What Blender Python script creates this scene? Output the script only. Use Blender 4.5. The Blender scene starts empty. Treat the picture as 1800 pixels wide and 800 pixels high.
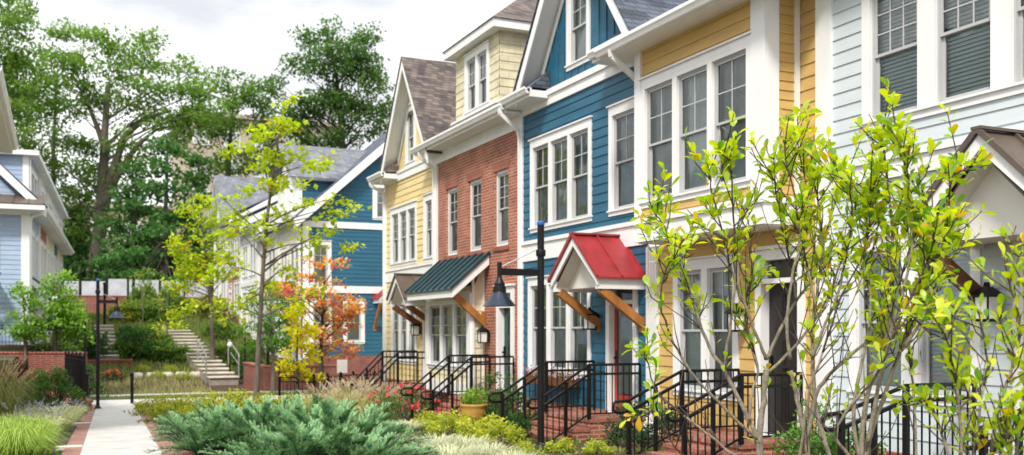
import bpy, bmesh, math, random
from mathutils import Vector, Matrix, noise
rnd = random.Random(11)
U = rnd.uniform
sc = bpy.context.scene
COL = sc.collection
PI = math.pi
V = Vector
CAM_H = 1.5
TH = math.atan(800/1750)
SN, CS = math.sin(TH), math.cos(TH)

def at(px, py, d):
    """world point seen at pixel (px, py) of the photograph, d metres in front of the camera"""
    u = (px-900)/1750*d
    return V((d*SN+u*CS, d*CS-u*SN, CAM_H+(580-py)/1750*d))

def sm(t):
    t = max(0, min(1, t)); return t*t*(3-2*t)

def G(x, y):
    """terrain height"""
    z = .1-.033*max(-12, min(34, y))
    z += .45*max(0, min(1, (y-42)/3.2))
    z += .19*max(0, min(14.5, y-45))
    z += 3.4*sm((y-62)/45)
    z += .03*noise.noise(V((x*.6, y*.6, 0)))*(1 if y > 41 or x > 3 or x < -.5 else 0)
    return z

# ------------------------------------------------------------------ materials
def newmat(name):
    m = bpy.data.materials.new(name); m.use_nodes = True
    nt = m.node_tree; b = nt.nodes['Principled BSDF']
    return m, nt, b

def pos(nt, scale=(1, 1, 1)):
    g = nt.nodes.new('ShaderNodeNewGeometry')
    mp = nt.nodes.new('ShaderNodeMapping'); mp.inputs['Scale'].default_value = scale
    nt.links.new(g.outputs['Position'], mp.inputs[0])
    return mp.outputs[0]

def mat(name, col, rough=.6, var=.12, scale=3, bump=0, bscale=60, metal=0, spec=.4, stretch=(1, 1, 1), col2=None):
    m, nt, b = newmat(name)
    b.inputs['Roughness'].default_value = rough; b.inputs['Metallic'].default_value = metal
    b.inputs['Specular IOR Level'].default_value = spec
    n = nt.nodes.new('ShaderNodeTexNoise'); n.inputs['Scale'].default_value = scale
    n.inputs['Detail'].default_value = 6; n.inputs['Roughness'].default_value = .65
    nt.links.new(pos(nt, stretch), n.inputs['Vector'])
    r = nt.nodes.new('ShaderNodeValToRGB')
    r.color_ramp.elements[0].position = .3; r.color_ramp.elements[1].position = .7
    c2 = col2 or [min(1, c*(1+var)) for c in col]
    r.color_ramp.elements[0].color = (*[c*(1-var) for c in col], 1)
    r.color_ramp.elements[1].color = (*c2, 1)
    nt.links.new(n.outputs[0], r.inputs[0]); nt.links.new(r.outputs[0], b.inputs['Base Color'])
    if bump:
        n2 = nt.nodes.new('ShaderNodeTexNoise'); n2.inputs['Scale'].default_value = bscale; n2.inputs['Detail'].default_value = 4
        nt.links.new(pos(nt, stretch), n2.inputs['Vector'])
        bp = nt.nodes.new('ShaderNodeBump'); bp.inputs['Strength'].default_value = bump; bp.inputs['Distance'].default_value = .02
        nt.links.new(n2.outputs[0], bp.inputs['Height']); nt.links.new(bp.outputs[0], b.inputs['Normal'])
    return m

def courses(name, c1, c2, cm, w, h, mortar, rough=.85, bump=.5, bias=0, zs=1, vert=False, flat=False, c3=None, smooth=.1):
    """brick or shingle courses: horizontal coordinate x+y, vertical z (flat: ground paving, x and y)"""
    m, nt, b = newmat(name)
    b.inputs['Roughness'].default_value = rough; b.inputs['Specular IOR Level'].default_value = .25
    g = nt.nodes.new('ShaderNodeNewGeometry'); s = nt.nodes.new('ShaderNodeSeparateXYZ')
    nt.links.new(g.outputs['Position'], s.inputs[0])
    cb = nt.nodes.new('ShaderNodeCombineXYZ')
    def mth(op, a, bb):
        q = nt.nodes.new('ShaderNodeMath'); q.operation = op
        for i, v in enumerate((a, bb)):
            if isinstance(v, (int, float)): q.inputs[i].default_value = v
            else: nt.links.new(v, q.inputs[i])
        return q.outputs[0]
    if flat: hx, vz = s.outputs[0], s.outputs[1]
    else: hx, vz = mth('ADD', s.outputs[0], s.outputs[1]), mth('MULTIPLY', s.outputs[2], zs)
    if vert: hx, vz = vz, hx
    nt.links.new(hx, cb.inputs[0]); nt.links.new(vz, cb.inputs[1])
    t = nt.nodes.new('ShaderNodeTexBrick')
    t.inputs['Scale'].default_value = 1; t.inputs['Brick Width'].default_value = w; t.inputs['Row Height'].default_value = h
    t.inputs['Mortar Size'].default_value = mortar; t.inputs['Mortar Smooth'].default_value = smooth; t.inputs['Bias'].default_value = bias
    t.inputs['Color1'].default_value = (*c1, 1); t.inputs['Color2'].default_value = (*c2, 1); t.inputs['Mortar'].default_value = (*cm, 1)
    nt.links.new(cb.outputs[0], t.inputs['Vector'])
    n = nt.nodes.new('ShaderNodeTexNoise'); n.inputs['Scale'].default_value = 2.2; n.inputs['Detail'].default_value = 8
    nt.links.new(g.outputs['Position'], n.inputs['Vector'])
    mx = nt.nodes.new('ShaderNodeMix'); mx.data_type = 'RGBA'; mx.blend_type = 'MULTIPLY'
    mx.inputs[0].default_value = .55
    r = nt.nodes.new('ShaderNodeValToRGB'); r.color_ramp.elements[0].position = .3; r.color_ramp.elements[0].color = (.55, .55, .55, 1)
    r.color_ramp.elements[1].position = .68; r.color_ramp.elements[1].color = (*(c3 or (1.1, 1.1, 1.1)), 1)
    nt.links.new(n.outputs[0], r.inputs[0])
    nt.links.new(t.outputs[0], mx.inputs[6]); nt.links.new(r.outputs[0], mx.inputs[7]); nt.links.new(mx.outputs[2], b.inputs['Base Color'])
    bp = nt.nodes.new('ShaderNodeBump'); bp.inputs['Strength'].default_value = bump; bp.inputs['Distance'].default_value = .01; bp.invert = True
    nt.links.new(t.outputs[1], bp.inputs['Height']); nt.links.new(bp.outputs[0], b.inputs['Normal'])
    return m

def leafmat(name, trans=.4, rough=.5, spec=.35):
    m, nt, b = newmat(name)
    a = nt.nodes.new('ShaderNodeAttribute'); a.attribute_name = 'Col'
    b.inputs['Roughness'].default_value = rough; b.inputs['Specular IOR Level'].default_value = spec
    nt.links.new(a.outputs[0], b.inputs['Base Color'])
    t = nt.nodes.new('ShaderNodeBsdfTranslucent')
    hs = nt.nodes.new('ShaderNodeHueSaturation'); hs.inputs['Hue'].default_value = .5; hs.inputs['Saturation'].default_value = 1.1; hs.inputs['Value'].default_value = 1.4
    nt.links.new(a.outputs[0], hs.inputs['Color']); nt.links.new(hs.outputs[0], t.inputs[0])
    mx = nt.nodes.new('ShaderNodeMixShader'); mx.inputs[0].default_value = trans
    nt.links.new(b.outputs[0], mx.inputs[1]); nt.links.new(t.outputs[0], mx.inputs[2])
    nt.links.new(mx.outputs[0], nt.nodes['Material Output'].inputs[0])
    return m

def glassmat(name, tint=(.9, .985, .975)):
    m, nt, b = newmat(name)
    nt.nodes.remove(b)
    tr = nt.nodes.new('ShaderNodeBsdfTransparent'); tr.inputs[0].default_value = (*tint, 1)
    gl = nt.nodes.new('ShaderNodeBsdfGlossy'); gl.inputs['Roughness'].default_value = .02
    n = nt.nodes.new('ShaderNodeTexNoise'); n.inputs['Scale'].default_value = 1.3
    nt.links.new(pos(nt), n.inputs['Vector'])
    bp = nt.nodes.new('ShaderNodeBump'); bp.inputs['Strength'].default_value = .14; bp.inputs['Distance'].default_value = .05
    nt.links.new(n.outputs[0], bp.inputs['Height']); nt.links.new(bp.outputs[0], gl.inputs['Normal'])
    fr = nt.nodes.new('ShaderNodeFresnel'); fr.inputs[0].default_value = 1.75
    mx = nt.nodes.new('ShaderNodeMixShader')
    nt.links.new(fr.outputs[0], mx.inputs[0]); nt.links.new(tr.outputs[0], mx.inputs[1]); nt.links.new(gl.outputs[0], mx.inputs[2])
    nt.links.new(mx.outputs[0], nt.nodes['Material Output'].inputs[0])
    return m

M = {}
M['white'] = mat('white_trim_paint', (.79, .79, .78), .45, .06, 2.5, .04, 40, stretch=(1, 1, .35))
M['cream_trim'] = mat('cream_soffit_paint', (.74, .72, .66), .5, .04, 2)
M['vinyl'] = mat('grey_vinyl_sash', (.46, .465, .47), .4, .04, 3)
M['blue'] = mat('blue_lap_siding', (.018, .108, .18), .55, .2, 2.2, .12, 50, stretch=(.5, .5, 3))
M['gold'] = mat('golden_lap_siding', (.57, .375, .13), .55, .12, 2.2, .12, 50, stretch=(.5, .5, 3))
M['pale_gold'] = mat('pale_yellow_lap_siding', (.71, .55, .27), .55, .1, 2.2, .12, 50, stretch=(.5, .5, 3))
M['mint'] = mat('pale_mint_lap_siding', (.56, .62, .64), .55, .06, 2.2, .1, 50, stretch=(.5, .5, 3))
M['sky_blue'] = mat('powder_blue_lap_siding', (.34, .44, .6), .55, .1, 2.2, .12, 50, stretch=(.5, .5, 3))
M['cream'] = courses('cream_shake_siding', (.72, .66, .45), (.66, .6, .4), (.4, .37, .25), .3, .18, .006, .6, .2, smooth=.6)
M['cream_lap'] = mat('cream_lap_siding', (.7, .64, .44), .55, .08, 2.2, .12, 50)
M['brick'] = courses('red_brick', (.43, .135, .07), (.3, .08, .042), (.4, .31, .26), .215, .0727, .011, .85, .6, c3=(1.25, 1.15, 1.1))
M['brick_dark'] = courses('red_garden_brick', (.27, .07, .05), (.2, .055, .042), (.26, .19, .16), .215, .0727, .01, .85, .6, c3=(1.2, 1.15, 1.1))
M['soldier'] = courses('red_brick_upright', (.36, .1, .062), (.28, .075, .05), (.36, .26, .21), .215, .0727, .008, .85, .5, vert=True)
M['pave'] = courses('brick_paver', (.36, .2, .165), (.28, .145, .12), (.22, .16, .14), .4, .2, .006, .9, .4, flat=True)
M['tread'] = courses('brick_tread', (.37, .13, .085), (.28, .085, .06), (.3, .24, .2), .2, .1, .008, .9, .5, flat=True)
M['shingle'] = courses('brown_asphalt_shingle', (.21, .175, .155), (.075, .067, .07), (.05, .042, .04), .2, .11, .006, .95, .6, zs=1.25, c3=(1.35, 1.25, 1.2))
M['slate'] = courses('blue_grey_shingle', (.13, .15, .19), (.06, .07, .09), (.03, .033, .04), .27, .125, .008, .9, .6, zs=1.25, c3=(1.4, 1.4, 1.45))
M['greyshingle'] = courses('light_grey_shingle', (.22, .235, .27), (.15, .16, .18), (.1, .1, .11), .27, .125, .008, .95, .5, zs=1.3, c3=(1.3, 1.3, 1.3))
M['red_metal'] = mat('red_standing_seam_metal', (.3, .026, .03), .42, .28, 3, spec=.5)
M['teal_metal'] = mat('dark_teal_standing_seam_metal', (.013, .042, .052), .36, .3, 3, spec=.6)
M['brown_metal'] = mat('bronze_standing_seam_metal', (.11, .082, .065), .42, .25, 3, spec=.5)
M['timber'] = mat('stained_timber', (.36, .15, .035), .5, .35, 5, .2, 40, stretch=(1, 1, .3))
M['timber_dark'] = mat('dark_stained_timber', (.16, .06, .02), .5, .35, 5, .2, 40)
M['black'] = mat('black_powder_coat', (.006, .006, .007), .42, .1, 6, spec=.3)
M['shade'] = mat('dark_blue_grey_lamp_metal', (.035, .045, .07), .25, .2, 3, metal=.6)
M['silver'] = mat('silver_rail', (.55, .55, .55), .35, .05, metal=.8)
M['concrete'] = mat('light_concrete', (.47, .46, .44), .9, .16, 2.6, .25, 90)
M['joint'] = mat('concrete_joint', (.2, .19, .18), .9, .1)
M['stone'] = mat('pale_stone', (.62, .58, .5), .85, .15, 5, .2, 30)
M['stone_dark'] = mat('shaded_stone', (.3, .26, .22), .9, .2, 5, .2, 30)  # darkened copy of the pale stone, shade put into the riser colour
M['asphalt'] = mat('asphalt', (.06, .06, .062), .9, .15, 30)
M['mulch'] = mat('brown_mulch', (.075, .045, .03), .95, .5, 14, .9, 30)
M['earth'] = mat('planted_ground', (.055, .07, .025), .95, .5, 1.1, .8, 12, col2=(.1, .085, .045))
M['bark'] = mat('grey_brown_bark', (.13, .108, .085), .9, .35, 9, .7, 30, stretch=(1, 1, .35))
M['bark_dark'] = mat('dark_bark', (.06, .05, .042), .9, .35, 5, .7, 20, stretch=(1, 1, .3))
M['bark_mag'] = mat('lichened_grey_bark', (.24, .205, .155), .85, .42, 34, .6, 110, stretch=(1, 1, .55))
M['twig'] = mat('purple_brown_twig', (.07, .045, .04), .7, .3, 20)
M['leaf'] = leafmat('leaf_far', .42, .6, .25)
M['leaf_near'] = leafmat('leaf_near', .48, .38, .5)
M['needle'] = leafmat('juniper_foliage', .15, .6, .2)
M['grass'] = leafmat('grass_blade', .35, .55, .25)
M['glass'] = glassmat('window_glass')
M['glass_clear'] = glassmat('storm_door_glass', (.75, .8, .8))
M['blind'] = mat('window_blind', (.82, .85, .85), .7, .05)
M['curtain'] = mat('window_curtain', (.4, .43, .43), .8, .5, .8)
M['curtain_light'] = mat('pale_window_curtain', (.7, .73, .72), .8, .3, .8)
M['dark_room'] = mat('unlit_room_dark', (.05, .05, .055), .8, .2, 2)  # dark colour standing in for the unlit interior behind the transoms
M['blue_cap'] = mat('blue_cap_paint', (.015, .11, .42), .4, .05)
M['frost'] = mat('frosted_lantern_glass', (.78, .78, .74), .3, .03)
M['door_red'] = mat('red_door_paint', (.3, .03, .025), .35, .08)
M['door_dark'] = mat('dark_bronze_door_paint', (.02, .017, .016), .35, .1)
M['door_green'] = mat('dark_green_door_paint', (.012, .045, .042), .35, .1)
M['door_white'] = mat('pale_door_paint', (.6, .64, .62), .35, .04)
M['terracotta'] = mat('ochre_glazed_pot', (.42, .24, .06), .35, .15, 5)
M['beige'] = mat('beige_render', (.42, .36, .29), .9, .06, 1)
M['whitepanel'] = mat('white_fence_panel', (.43, .45, .49), .6, .2, 1.5)

# ------------------------------------------------------------------ mesh builder
ORI = {}
class MB:
    def __init__(s): s.v = []; s.f = []; s.mi = []; s.c = []
    def face(s, pts, mi=0, c=None):
        b = len(s.v); s.v.extend(tuple(p) for p in pts); s.f.append(tuple(range(b, b+len(pts)))); s.mi.append(mi); s.c.append(c)
    def oface(s, pts, out, mi=0):
        """face whose normal looks along out (glass needs its outside)"""
        q = [V(p) for p in pts]
        if (q[1]-q[0]).cross(q[2]-q[0]).dot(out) < 0: q.reverse()
        s.face(q, mi)
    def hexa(s, p, mi=0):
        """p: 8 points, bottom loop 0-3, top loop 4-7"""
        b = len(s.v); s.v.extend(tuple(q) for q in p)
        for q in ((3, 2, 1, 0), (4, 5, 6, 7), (0, 1, 5, 4), (1, 2, 6, 5), (2, 3, 7, 6), (3, 0, 4, 7)):
            s.f.append(tuple(b+i for i in q)); s.mi.append(mi); s.c.append(None)
    def box(s, x0, x1, y0, y1, z0, z1, mi=0):
        s.hexa([(x0, y0, z0), (x1, y0, z0), (x1, y1, z0), (x0, y1, z0), (x0, y0, z1), (x1, y0, z1), (x1, y1, z1), (x0, y1, z1)], mi)
    def fbox(s, fr, a0, a1, n0, n1, z0, z1, mi=0):
        s.hexa([fr(a0, n0, z0), fr(a1, n0, z0), fr(a1, n1, z0), fr(a0, n1, z0), fr(a0, n0, z1), fr(a1, n0, z1), fr(a1, n1, z1), fr(a0, n1, z1)], mi)
    def beam(s, p, q, w, h, up=(0, 0, 1), mi=0):
        p, q = V(p), V(q); d = (q-p).normalized(); up = V(up)
        r = d.cross(up)
        if r.length < 1e-4: r = d.cross(V((1, 0, 0)))
        r.normalize(); u = r.cross(d).normalized(); r = r*w/2; u = u*h/2
        s.hexa([p-r-u, p+r-u, p+r+u, p-r+u, q-r-u, q+r-u, q+r+u, q-r+u], mi)
    def tube(s, pts, rad, n=6, mi=0, cap=True):
        pts = [V(p) for p in pts]; b0 = len(s.v); k = len(pts)
        d = (pts[1]-pts[0]).normalized(); r = d.cross(V((0.31, .2, .93)))
        if r.length < .05: r = d.cross(V((1, 0, 0)))
        r.normalize()
        for i, p in enumerate(pts):
            d = (pts[min(i+1, k-1)]-pts[max(i-1, 0)])
            if d.length < 1e-6: d = V((0, 0, 1))
            d.normalize(); r = (r-d*r.dot(d)); r.normalize(); u = d.cross(r)
            ra = rad[i] if isinstance(rad, (list, tuple)) else rad
            for j in range(n):
                t = 2*PI*j/n; s.v.append(tuple(p+r*(ra*math.cos(t))+u*(ra*math.sin(t))))
        for i in range(k-1):
            for j in range(n):
                a = b0+i*n+j; c = b0+i*n+(j+1) % n
                s.f.append((a, c, c+n, a+n)); s.mi.append(mi); s.c.append(None)
        if cap:
            s.f.append(tuple(b0+j for j in range(n))[::-1]); s.mi.append(mi); s.c.append(None)
            s.f.append(tuple(b0+(k-1)*n+j for j in range(n))); s.mi.append(mi); s.c.append(None)
    def lathe(s, prof, n=20, o=(0, 0, 0), mi=0):
        o = V(o); b0 = len(s.v); k = len(prof)
        for r, z in prof:
            for j in range(n):
                t = 2*PI*j/n; s.v.append((o.x+r*math.cos(t), o.y+r*math.sin(t), o.z+z))
        for i in range(k-1):
            for j in range(n):
                a = b0+i*n+j; c = b0+i*n+(j+1) % n
                s.f.append((a, c, c+n, a+n)); s.mi.append(mi); s.c.append(None)
    def build(s, name, mats, parent=None, smooth=False, loc=None, label=None):
        o0 = V(loc) if loc is not None else (ORI[parent.name] if parent else V((0, 0, 0)))
        me = bpy.data.meshes.new(name)
        me.from_pydata([(x-o0.x, y-o0.y, z-o0.z) for x, y, z in s.v], [], s.f)
        for m in (mats if isinstance(mats, (list, tuple)) else [mats]): me.materials.append(M[m])
        if any(s.mi): me.polygons.foreach_set('material_index', s.mi)
        if smooth: me.polygons.foreach_set('use_smooth', [True]*len(s.f))
        if any(c is not None for c in s.c):
            at_ = me.color_attributes.new('Col', 'FLOAT_COLOR', 'CORNER'); buf = []
            for f, c in zip(s.f, s.c):
                c = c or (.1, .1, .1); buf.extend((c[0], c[1], c[2], 1)*len(f))
            at_.data.foreach_set('color', buf)
        me.update()
        o = bpy.data.objects.new(name, me); COL.objects.link(o)
        if parent: o.parent = parent
        else: o.location = o0
        ORI[o.name] = o0
        if label: o['label'] = label
        return o

def tag(o, label, cat, group=None):
    o['label'] = label; o['category'] = cat
    if group: o['group'] = group
    return o
def thing(name, label, cat, loc, group=None):
    o = bpy.data.objects.new(name, None); COL.objects.link(o); o.location = loc; o.empty_display_size = .3
    ORI[o.name] = V(loc)
    return tag(o, label, cat, group)
def struct(name, mb, m):
    o = mb.build(name, m); o['kind'] = 'structure'; return o
def stuff(name, mb, m, label, cat):
    o = mb.build(name, m); o['kind'] = 'stuff'; return tag(o, label, cat)
def dup(root, loc, rz=0, s=1, label=None, group=None):
    r = root.copy(); COL.objects.link(r); r.location = loc; r.rotation_euler = (0, 0, rz)
    r.scale = s if isinstance(s, (tuple, list)) else (s, s, s)
    if label: r['label'] = label
    if group: r['group'] = group
    for ch in list(root.children):
        c = ch.copy(); COL.objects.link(c); c.parent = r
        for g in ch.children:
            d = g.copy(); COL.objects.link(d); d.parent = c
    return r
def frame(o, a, n):
    o, a, n = V(o), V(a), V(n)
    return lambda aa, nn, z: (o.x+a.x*aa+n.x*nn, o.y+a.y*aa+n.y*nn, o.z+z)

# ------------------------------------------------------------------ house pieces
def wall(mb, fr, a0, a1, z0, z1, holes=(), n=0, h=.178, lim=None, lip=.016, mi=0):
    """courses of lap siding (lip > 0) or a flat wall (lip = 0) with real openings"""
    cuts = {round(z0, 4), round(z1, 4)}
    k = math.ceil(z0/h)
    while k*h < z1: cuts.add(round(k*h, 4)); k += 1
    for q in holes:
        for z in q[2:4]:
            if z0 < z < z1: cuts.add(round(z, 4))
    cuts = sorted(cuts)
    for zb, zt in zip(cuts, cuts[1:]):
        if zt-zb < .002: continue
        zm = (zb+zt)/2; k = math.floor(zm/h); iv = [(a0, a1)]
        for q in holes:
            if q[2] < zm < q[3]:
                nv = []
                for i0, i1 in iv:
                    if q[1] <= i0 or q[0] >= i1: nv.append((i0, i1)); continue
                    if q[0] > i0: nv.append((i0, q[0]))
                    if q[1] < i1: nv.append((q[1], i1))
                iv = nv
        nb = n+lip*(1-max(0, zb-k*h)/h); nt_ = n+lip*(1-min(1, (zt-k*h)/h))
        for i0, i1 in iv:
            lb, hb, lt, ht = i0, i1, i0, i1
            if lim:
                l, r = lim(zb); lb, hb = max(lb, l), min(hb, r); l, r = lim(zt); lt, ht = max(lt, l), min(ht, r)
                if lb >= hb: continue
                if lt > ht: lt = ht = (lt+ht)/2
            mb.face([fr(lb, nb, zb), fr(hb, nb, zb), fr(ht, nt_, zt), fr(lt, nt_, zt)], mi)
            if lip and abs(zb-k*h) < .002: mb.face([fr(lb, n-.004, zb), fr(hb, n-.004, zb), fr(hb, nb, zb), fr(lb, nb, zb)], mi)

def window(house, fr, a0, a1, z0, z1, units=1, n=0, cw=.12, top=.17, bot=.09, mull=.12, grid=(2, 2), blind='curtain', low=False, casing=True, out=.035, trim='white', label=None, drop=0, fill=1):
    """double-hung sash windows in one casing; returns the hole for the wall"""
    i0, i1, j0, j1 = a0+cw, a1-cw, z0+bot, z1-top
    mb = MB()
    if casing:
        mb.fbox(fr, a0, i0, n-.02, n+out, z0, z1); mb.fbox(fr, i1, a1, n-.02, n+out, z0, z1)
        mb.fbox(fr, i0, i1, n-.02, n+out, j1, z1); mb.fbox(fr, i0, i1, n-.02, n+out, z0, j0)
        mb.fbox(fr, a0-.03, a1+.03, n-.01, n+out+.035, z1+.002, z1+.03)
        mb.fbox(fr, a0-.02, a1+.02, n-.01, n+out+.03, j0-.012, j0+.018)
    else:
        mb.fbox(fr, i0-.001, i0+.05, n-.1, n-.055, j0, j1); mb.fbox(fr, i1-.05, i1+.001, n-.1, n-.055, j0, j1)
        mb.fbox(fr, i0+.05, i1-.05, n-.1, n-.055, j1-.06, j1+.001); mb.fbox(fr, i0+.05, i1-.05, n-.1, n-.05, j0-.001, j0+.05)
        i0 += .05; i1 -= .05; j1 -= .06; j0 += .05; n -= .05
    # jamb returns that close the opening
    mb.fbox(fr, i0-.015, i0, n-.17, n-.021, j0, j1); mb.fbox(fr, i1, i1+.015, n-.17, n-.021, j0, j1)
    mb.fbox(fr, i0, i1, n-.17, n-.021, j1, j1+.015); mb.fbox(fr, i0, i1, n-.17, n-.021, j0-.015, j0)
    uw = (i1-i0-mull*(units-1))/units
    for k in range(1, units):
        m0 = i0+k*uw+(k-1)*mull; mb.fbox(fr, m0, m0+mull, n-.17, n+(out if casing else -.005), j0, j1)
    w = mb.build('window', trim, house, label=label)
    for k in range(units):
        u0 = i0+k*(uw+mull); u1 = u0+uw; s = MB(); zm = j0+(j1-j0)*.5
        def ring(x0, x1, y0, y1, t, n0, n1, tb=None, tt=None):
            s.fbox(fr, x0, x0+t, n0, n1, y0, y1); s.fbox(fr, x1-t, x1, n0, n1, y0, y1)
            s.fbox(fr, x0+t, x1-t, n0, n1, y0, y0+(tb or t)); s.fbox(fr, x0+t, x1-t, n0, n1, y1-(tt or t), y1)
        e = .001
        ring(u0+e, u1-e, j0+e, j1-e, .028, n-.1, n-.012)
        b0, b1, c0, c1 = u0+.03, u1-.03, j0+.03, j1-.03
        ring(b0, b1, zm-.018, c1, .036, n-.055, n-.024)
        ring(b0, b1, c0, zm+.016, .04, n-.09, n-.058, .055, .034)
        gx, gz = grid
        for q in range(1, gx):
            x = b0+.036+(b1-b0-.072)*q/gx
            s.fbox(fr, x-.009, x+.009, n-.046, n-.03, zm+.018, c1-.036)
            if low: s.fbox(fr, x-.009, x+.009, n-.08, n-.064, c0+.055, zm-.018)
        for q in range(1, gz):
            z = zm+.018+(c1-.036-zm-.018)*q/gz
            s.fbox(fr, b0+.036, b1-.036, n-.0455, n-.0305, z-.009, z+.009)
        s.build('sash', 'vinyl', w)
        g = MB()
        ov = V(fr(0, 1, 0))-V(fr(0, 0, 0))
        g.oface([fr(b0+.03, n-.04, zm), fr(b1-.03, n-.04, zm), fr(b1-.03, n-.04, c1-.03), fr(b0+.03, n-.04, c1-.03)], ov)
        g.oface([fr(b0+.03, n-.075, c0+.03), fr(b1-.03, n-.075, c0+.03), fr(b1-.03, n-.075, zm), fr(b0+.03, n-.075, zm)], ov)
        g.build('pane', 'glass', w)
        c = MB()
        if blind == 'blind':
            z = j0
            while z < j1:
                zt = min(j1, z+.05)
                c.face([fr(u0, n-.105, z), fr(u1, n-.105, z), fr(u1, n-.135, zt), fr(u0, n-.135, zt)]); z += .05
            c.face([fr(u0, n-.155, j0), fr(u1, n-.155, j0), fr(u1, n-.155, j1), fr(u0, n-.155, j1)])
            c.build('blind', 'blind', w)
        else:
            m = max(6, int(uw/.045)); ph = U(0, 6)
            q = [(u0+uw*i/m, n-.135+.017*math.sin(i*1.9+ph)+.008*math.sin(i*.7)) for i in range(m+1)]
            for (x0, p0), (x1, p1) in zip(q, q[1:]):
                c.face([fr(x0, p0, j0), fr(x1, p1, j0), fr(x1, p1, j1), fr(x0, p0, j1)])
            c.build('curtain', ('curtain', 'curtain_light')[rnd.random() < .45] if blind == 'curtain' else blind, w)
    return (i0-.012, i1+.012, j0-.012, j1+.012)

def door(house, fr, a0, a1, z1, m, n=0, z0=0, storm=False, cw=.13, transom=.34, panels=2, label=None):
    """panelled door with transom in a white casing"""
    mb = MB(); i0, i1 = a0+cw, a1-cw; zt = z1-.15; zd = zt-transom
    mb.fbox(fr, a0, i0, n-.02, n+.05, z0, z1); mb.fbox(fr, i1, a1, n-.02, n+.05, z0, z1)
    mb.fbox(fr, i0, i1, n-.02, n+.05, zt, z1); mb.fbox(fr, a0-.04, a1+.04, n-.01, n+.1, z1+.002, z1+.05)
    mb.fbox(fr, i0, i1, n-.16, n+.04, zd, zd+.07)
    mb.fbox(fr, i0-.012, i0, n-.22, n-.021, z0, zt); mb.fbox(fr, i1, i1+.012, n-.22, n-.021, z0, zt); mb.fbox(fr, i0, i1, n-.22, n-.021, zt, zt+.012)
    mb.fbox(fr, i0, i1, n-.22, n+.08, z0-.06, z0-.005)
    d = mb.build('door', ['white'], house, label=label)
    l = MB()
    l.fbox(fr, i0+.004, i1-.004, n-.15, n-.105, z0, zd-.004)
    w = i1-i0
    if storm:
        l.fbox(fr, i0+.004, i0+.1, n-.10, n-.065, z0, zd-.004); l.fbox(fr, i1-.1, i1-.004, n-.10, n-.065, z0, zd-.004)
        l.fbox(fr, i0+.1, i1-.1, n-.10, n-.065, z0, z0+.3); l.fbox(fr, i0+.1, i1-.1, n-.10, n-.065, zd-.1, zd-.004)
    else:
        for r in range(3):
            zb = z0+.2+r*(zd-z0-.25)/3; ze = z0+.1+(r+1)*(zd-z0-.25)/3
            for c in range(panels):
                x0 = i0+.1+c*(w-.14)/panels; x1 = i0+.04+(c+1)*(w-.14)/panels
                l.fbox(fr, x0, x1, n-.104, n-.092, zb, ze); l.fbox(fr, x0+.04, x1-.04, n-.091, n-.082, zb+.04, ze-.04)
        l.fbox(fr, i0+.15, i1-.15, n-.104, n-.08, z0+.95, z0+1.0)
    l.build('door_leaf', m, d)
    if storm:
        g = MB(); ov = V(fr(0, 1, 0))-V(fr(0, 0, 0)); g.oface([fr(i0+.1, n-.08, z0+.3), fr(i1-.1, n-.08, z0+.3), fr(i1-.1, n-.08, zd-.1), fr(i0+.1, n-.08, zd-.1)], ov); g.build('storm_glass', 'glass_clear', d)
        s = MB(); s.fbox(fr, i0+.11, i1-.11, n-.102, n-.095, z0+.32, zd-.12); s.build('reflection_sheet', 'door_white', d)  # pale sheet stands in for the bright reflection in the storm glass
    k = MB(); k.tube([fr(i1-.07, n-.1, z0+.98), fr(i1-.07, n-.02, z0+.98)], .022, 8); k.fbox(fr, i1-.095, i1-.045, n-.104, n-.06, z0+.86, z0+1.12); k.build('door_handle', 'black', d)
    t = MB(); t.oface([fr(i0, n-.09, zd+.07), fr(i1, n-.09, zd+.07), fr(i1, n-.09, zt), fr(i0, n-.09, zt)], V(fr(0, 1, 0))-V(fr(0, 0, 0))); t.build('transom_pane', 'glass', d)
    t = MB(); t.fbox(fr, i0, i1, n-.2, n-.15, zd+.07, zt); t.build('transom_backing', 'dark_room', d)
    return (i0-.01, i1+.01, z0-.01, zt+.01)

def ribs(mb, p00, p10, p01, p11, step=.42, hgt=.035, w=.03):
    """standing seams from eave edge p00-p10 up to p01-p11"""
    p00, p10, p01, p11 = map(V, (p00, p10, p01, p11)); L = (p10-p00).length; k = max(1, round(L/step))
    nrm = (p10-p00).cross(p01-p00).normalized()
    if nrm.z < 0: nrm = -nrm
    for i in range(k+1):
        t = i/k; a = p00.lerp(p10, t)+nrm*hgt/2; b = p01.lerp(p11, t)+nrm*hgt/2; mb.beam(a, b, w, hgt, nrm)

def slab(mb, p00, p10, p11, p01, t, mi=0):
    """sloping slab, thickness t downward"""
    q = [V(p00), V(p10), V(p11), V(p01)]
    mb.hexa([p-V((0, 0, t)) for p in q]+q, mi)

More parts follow.
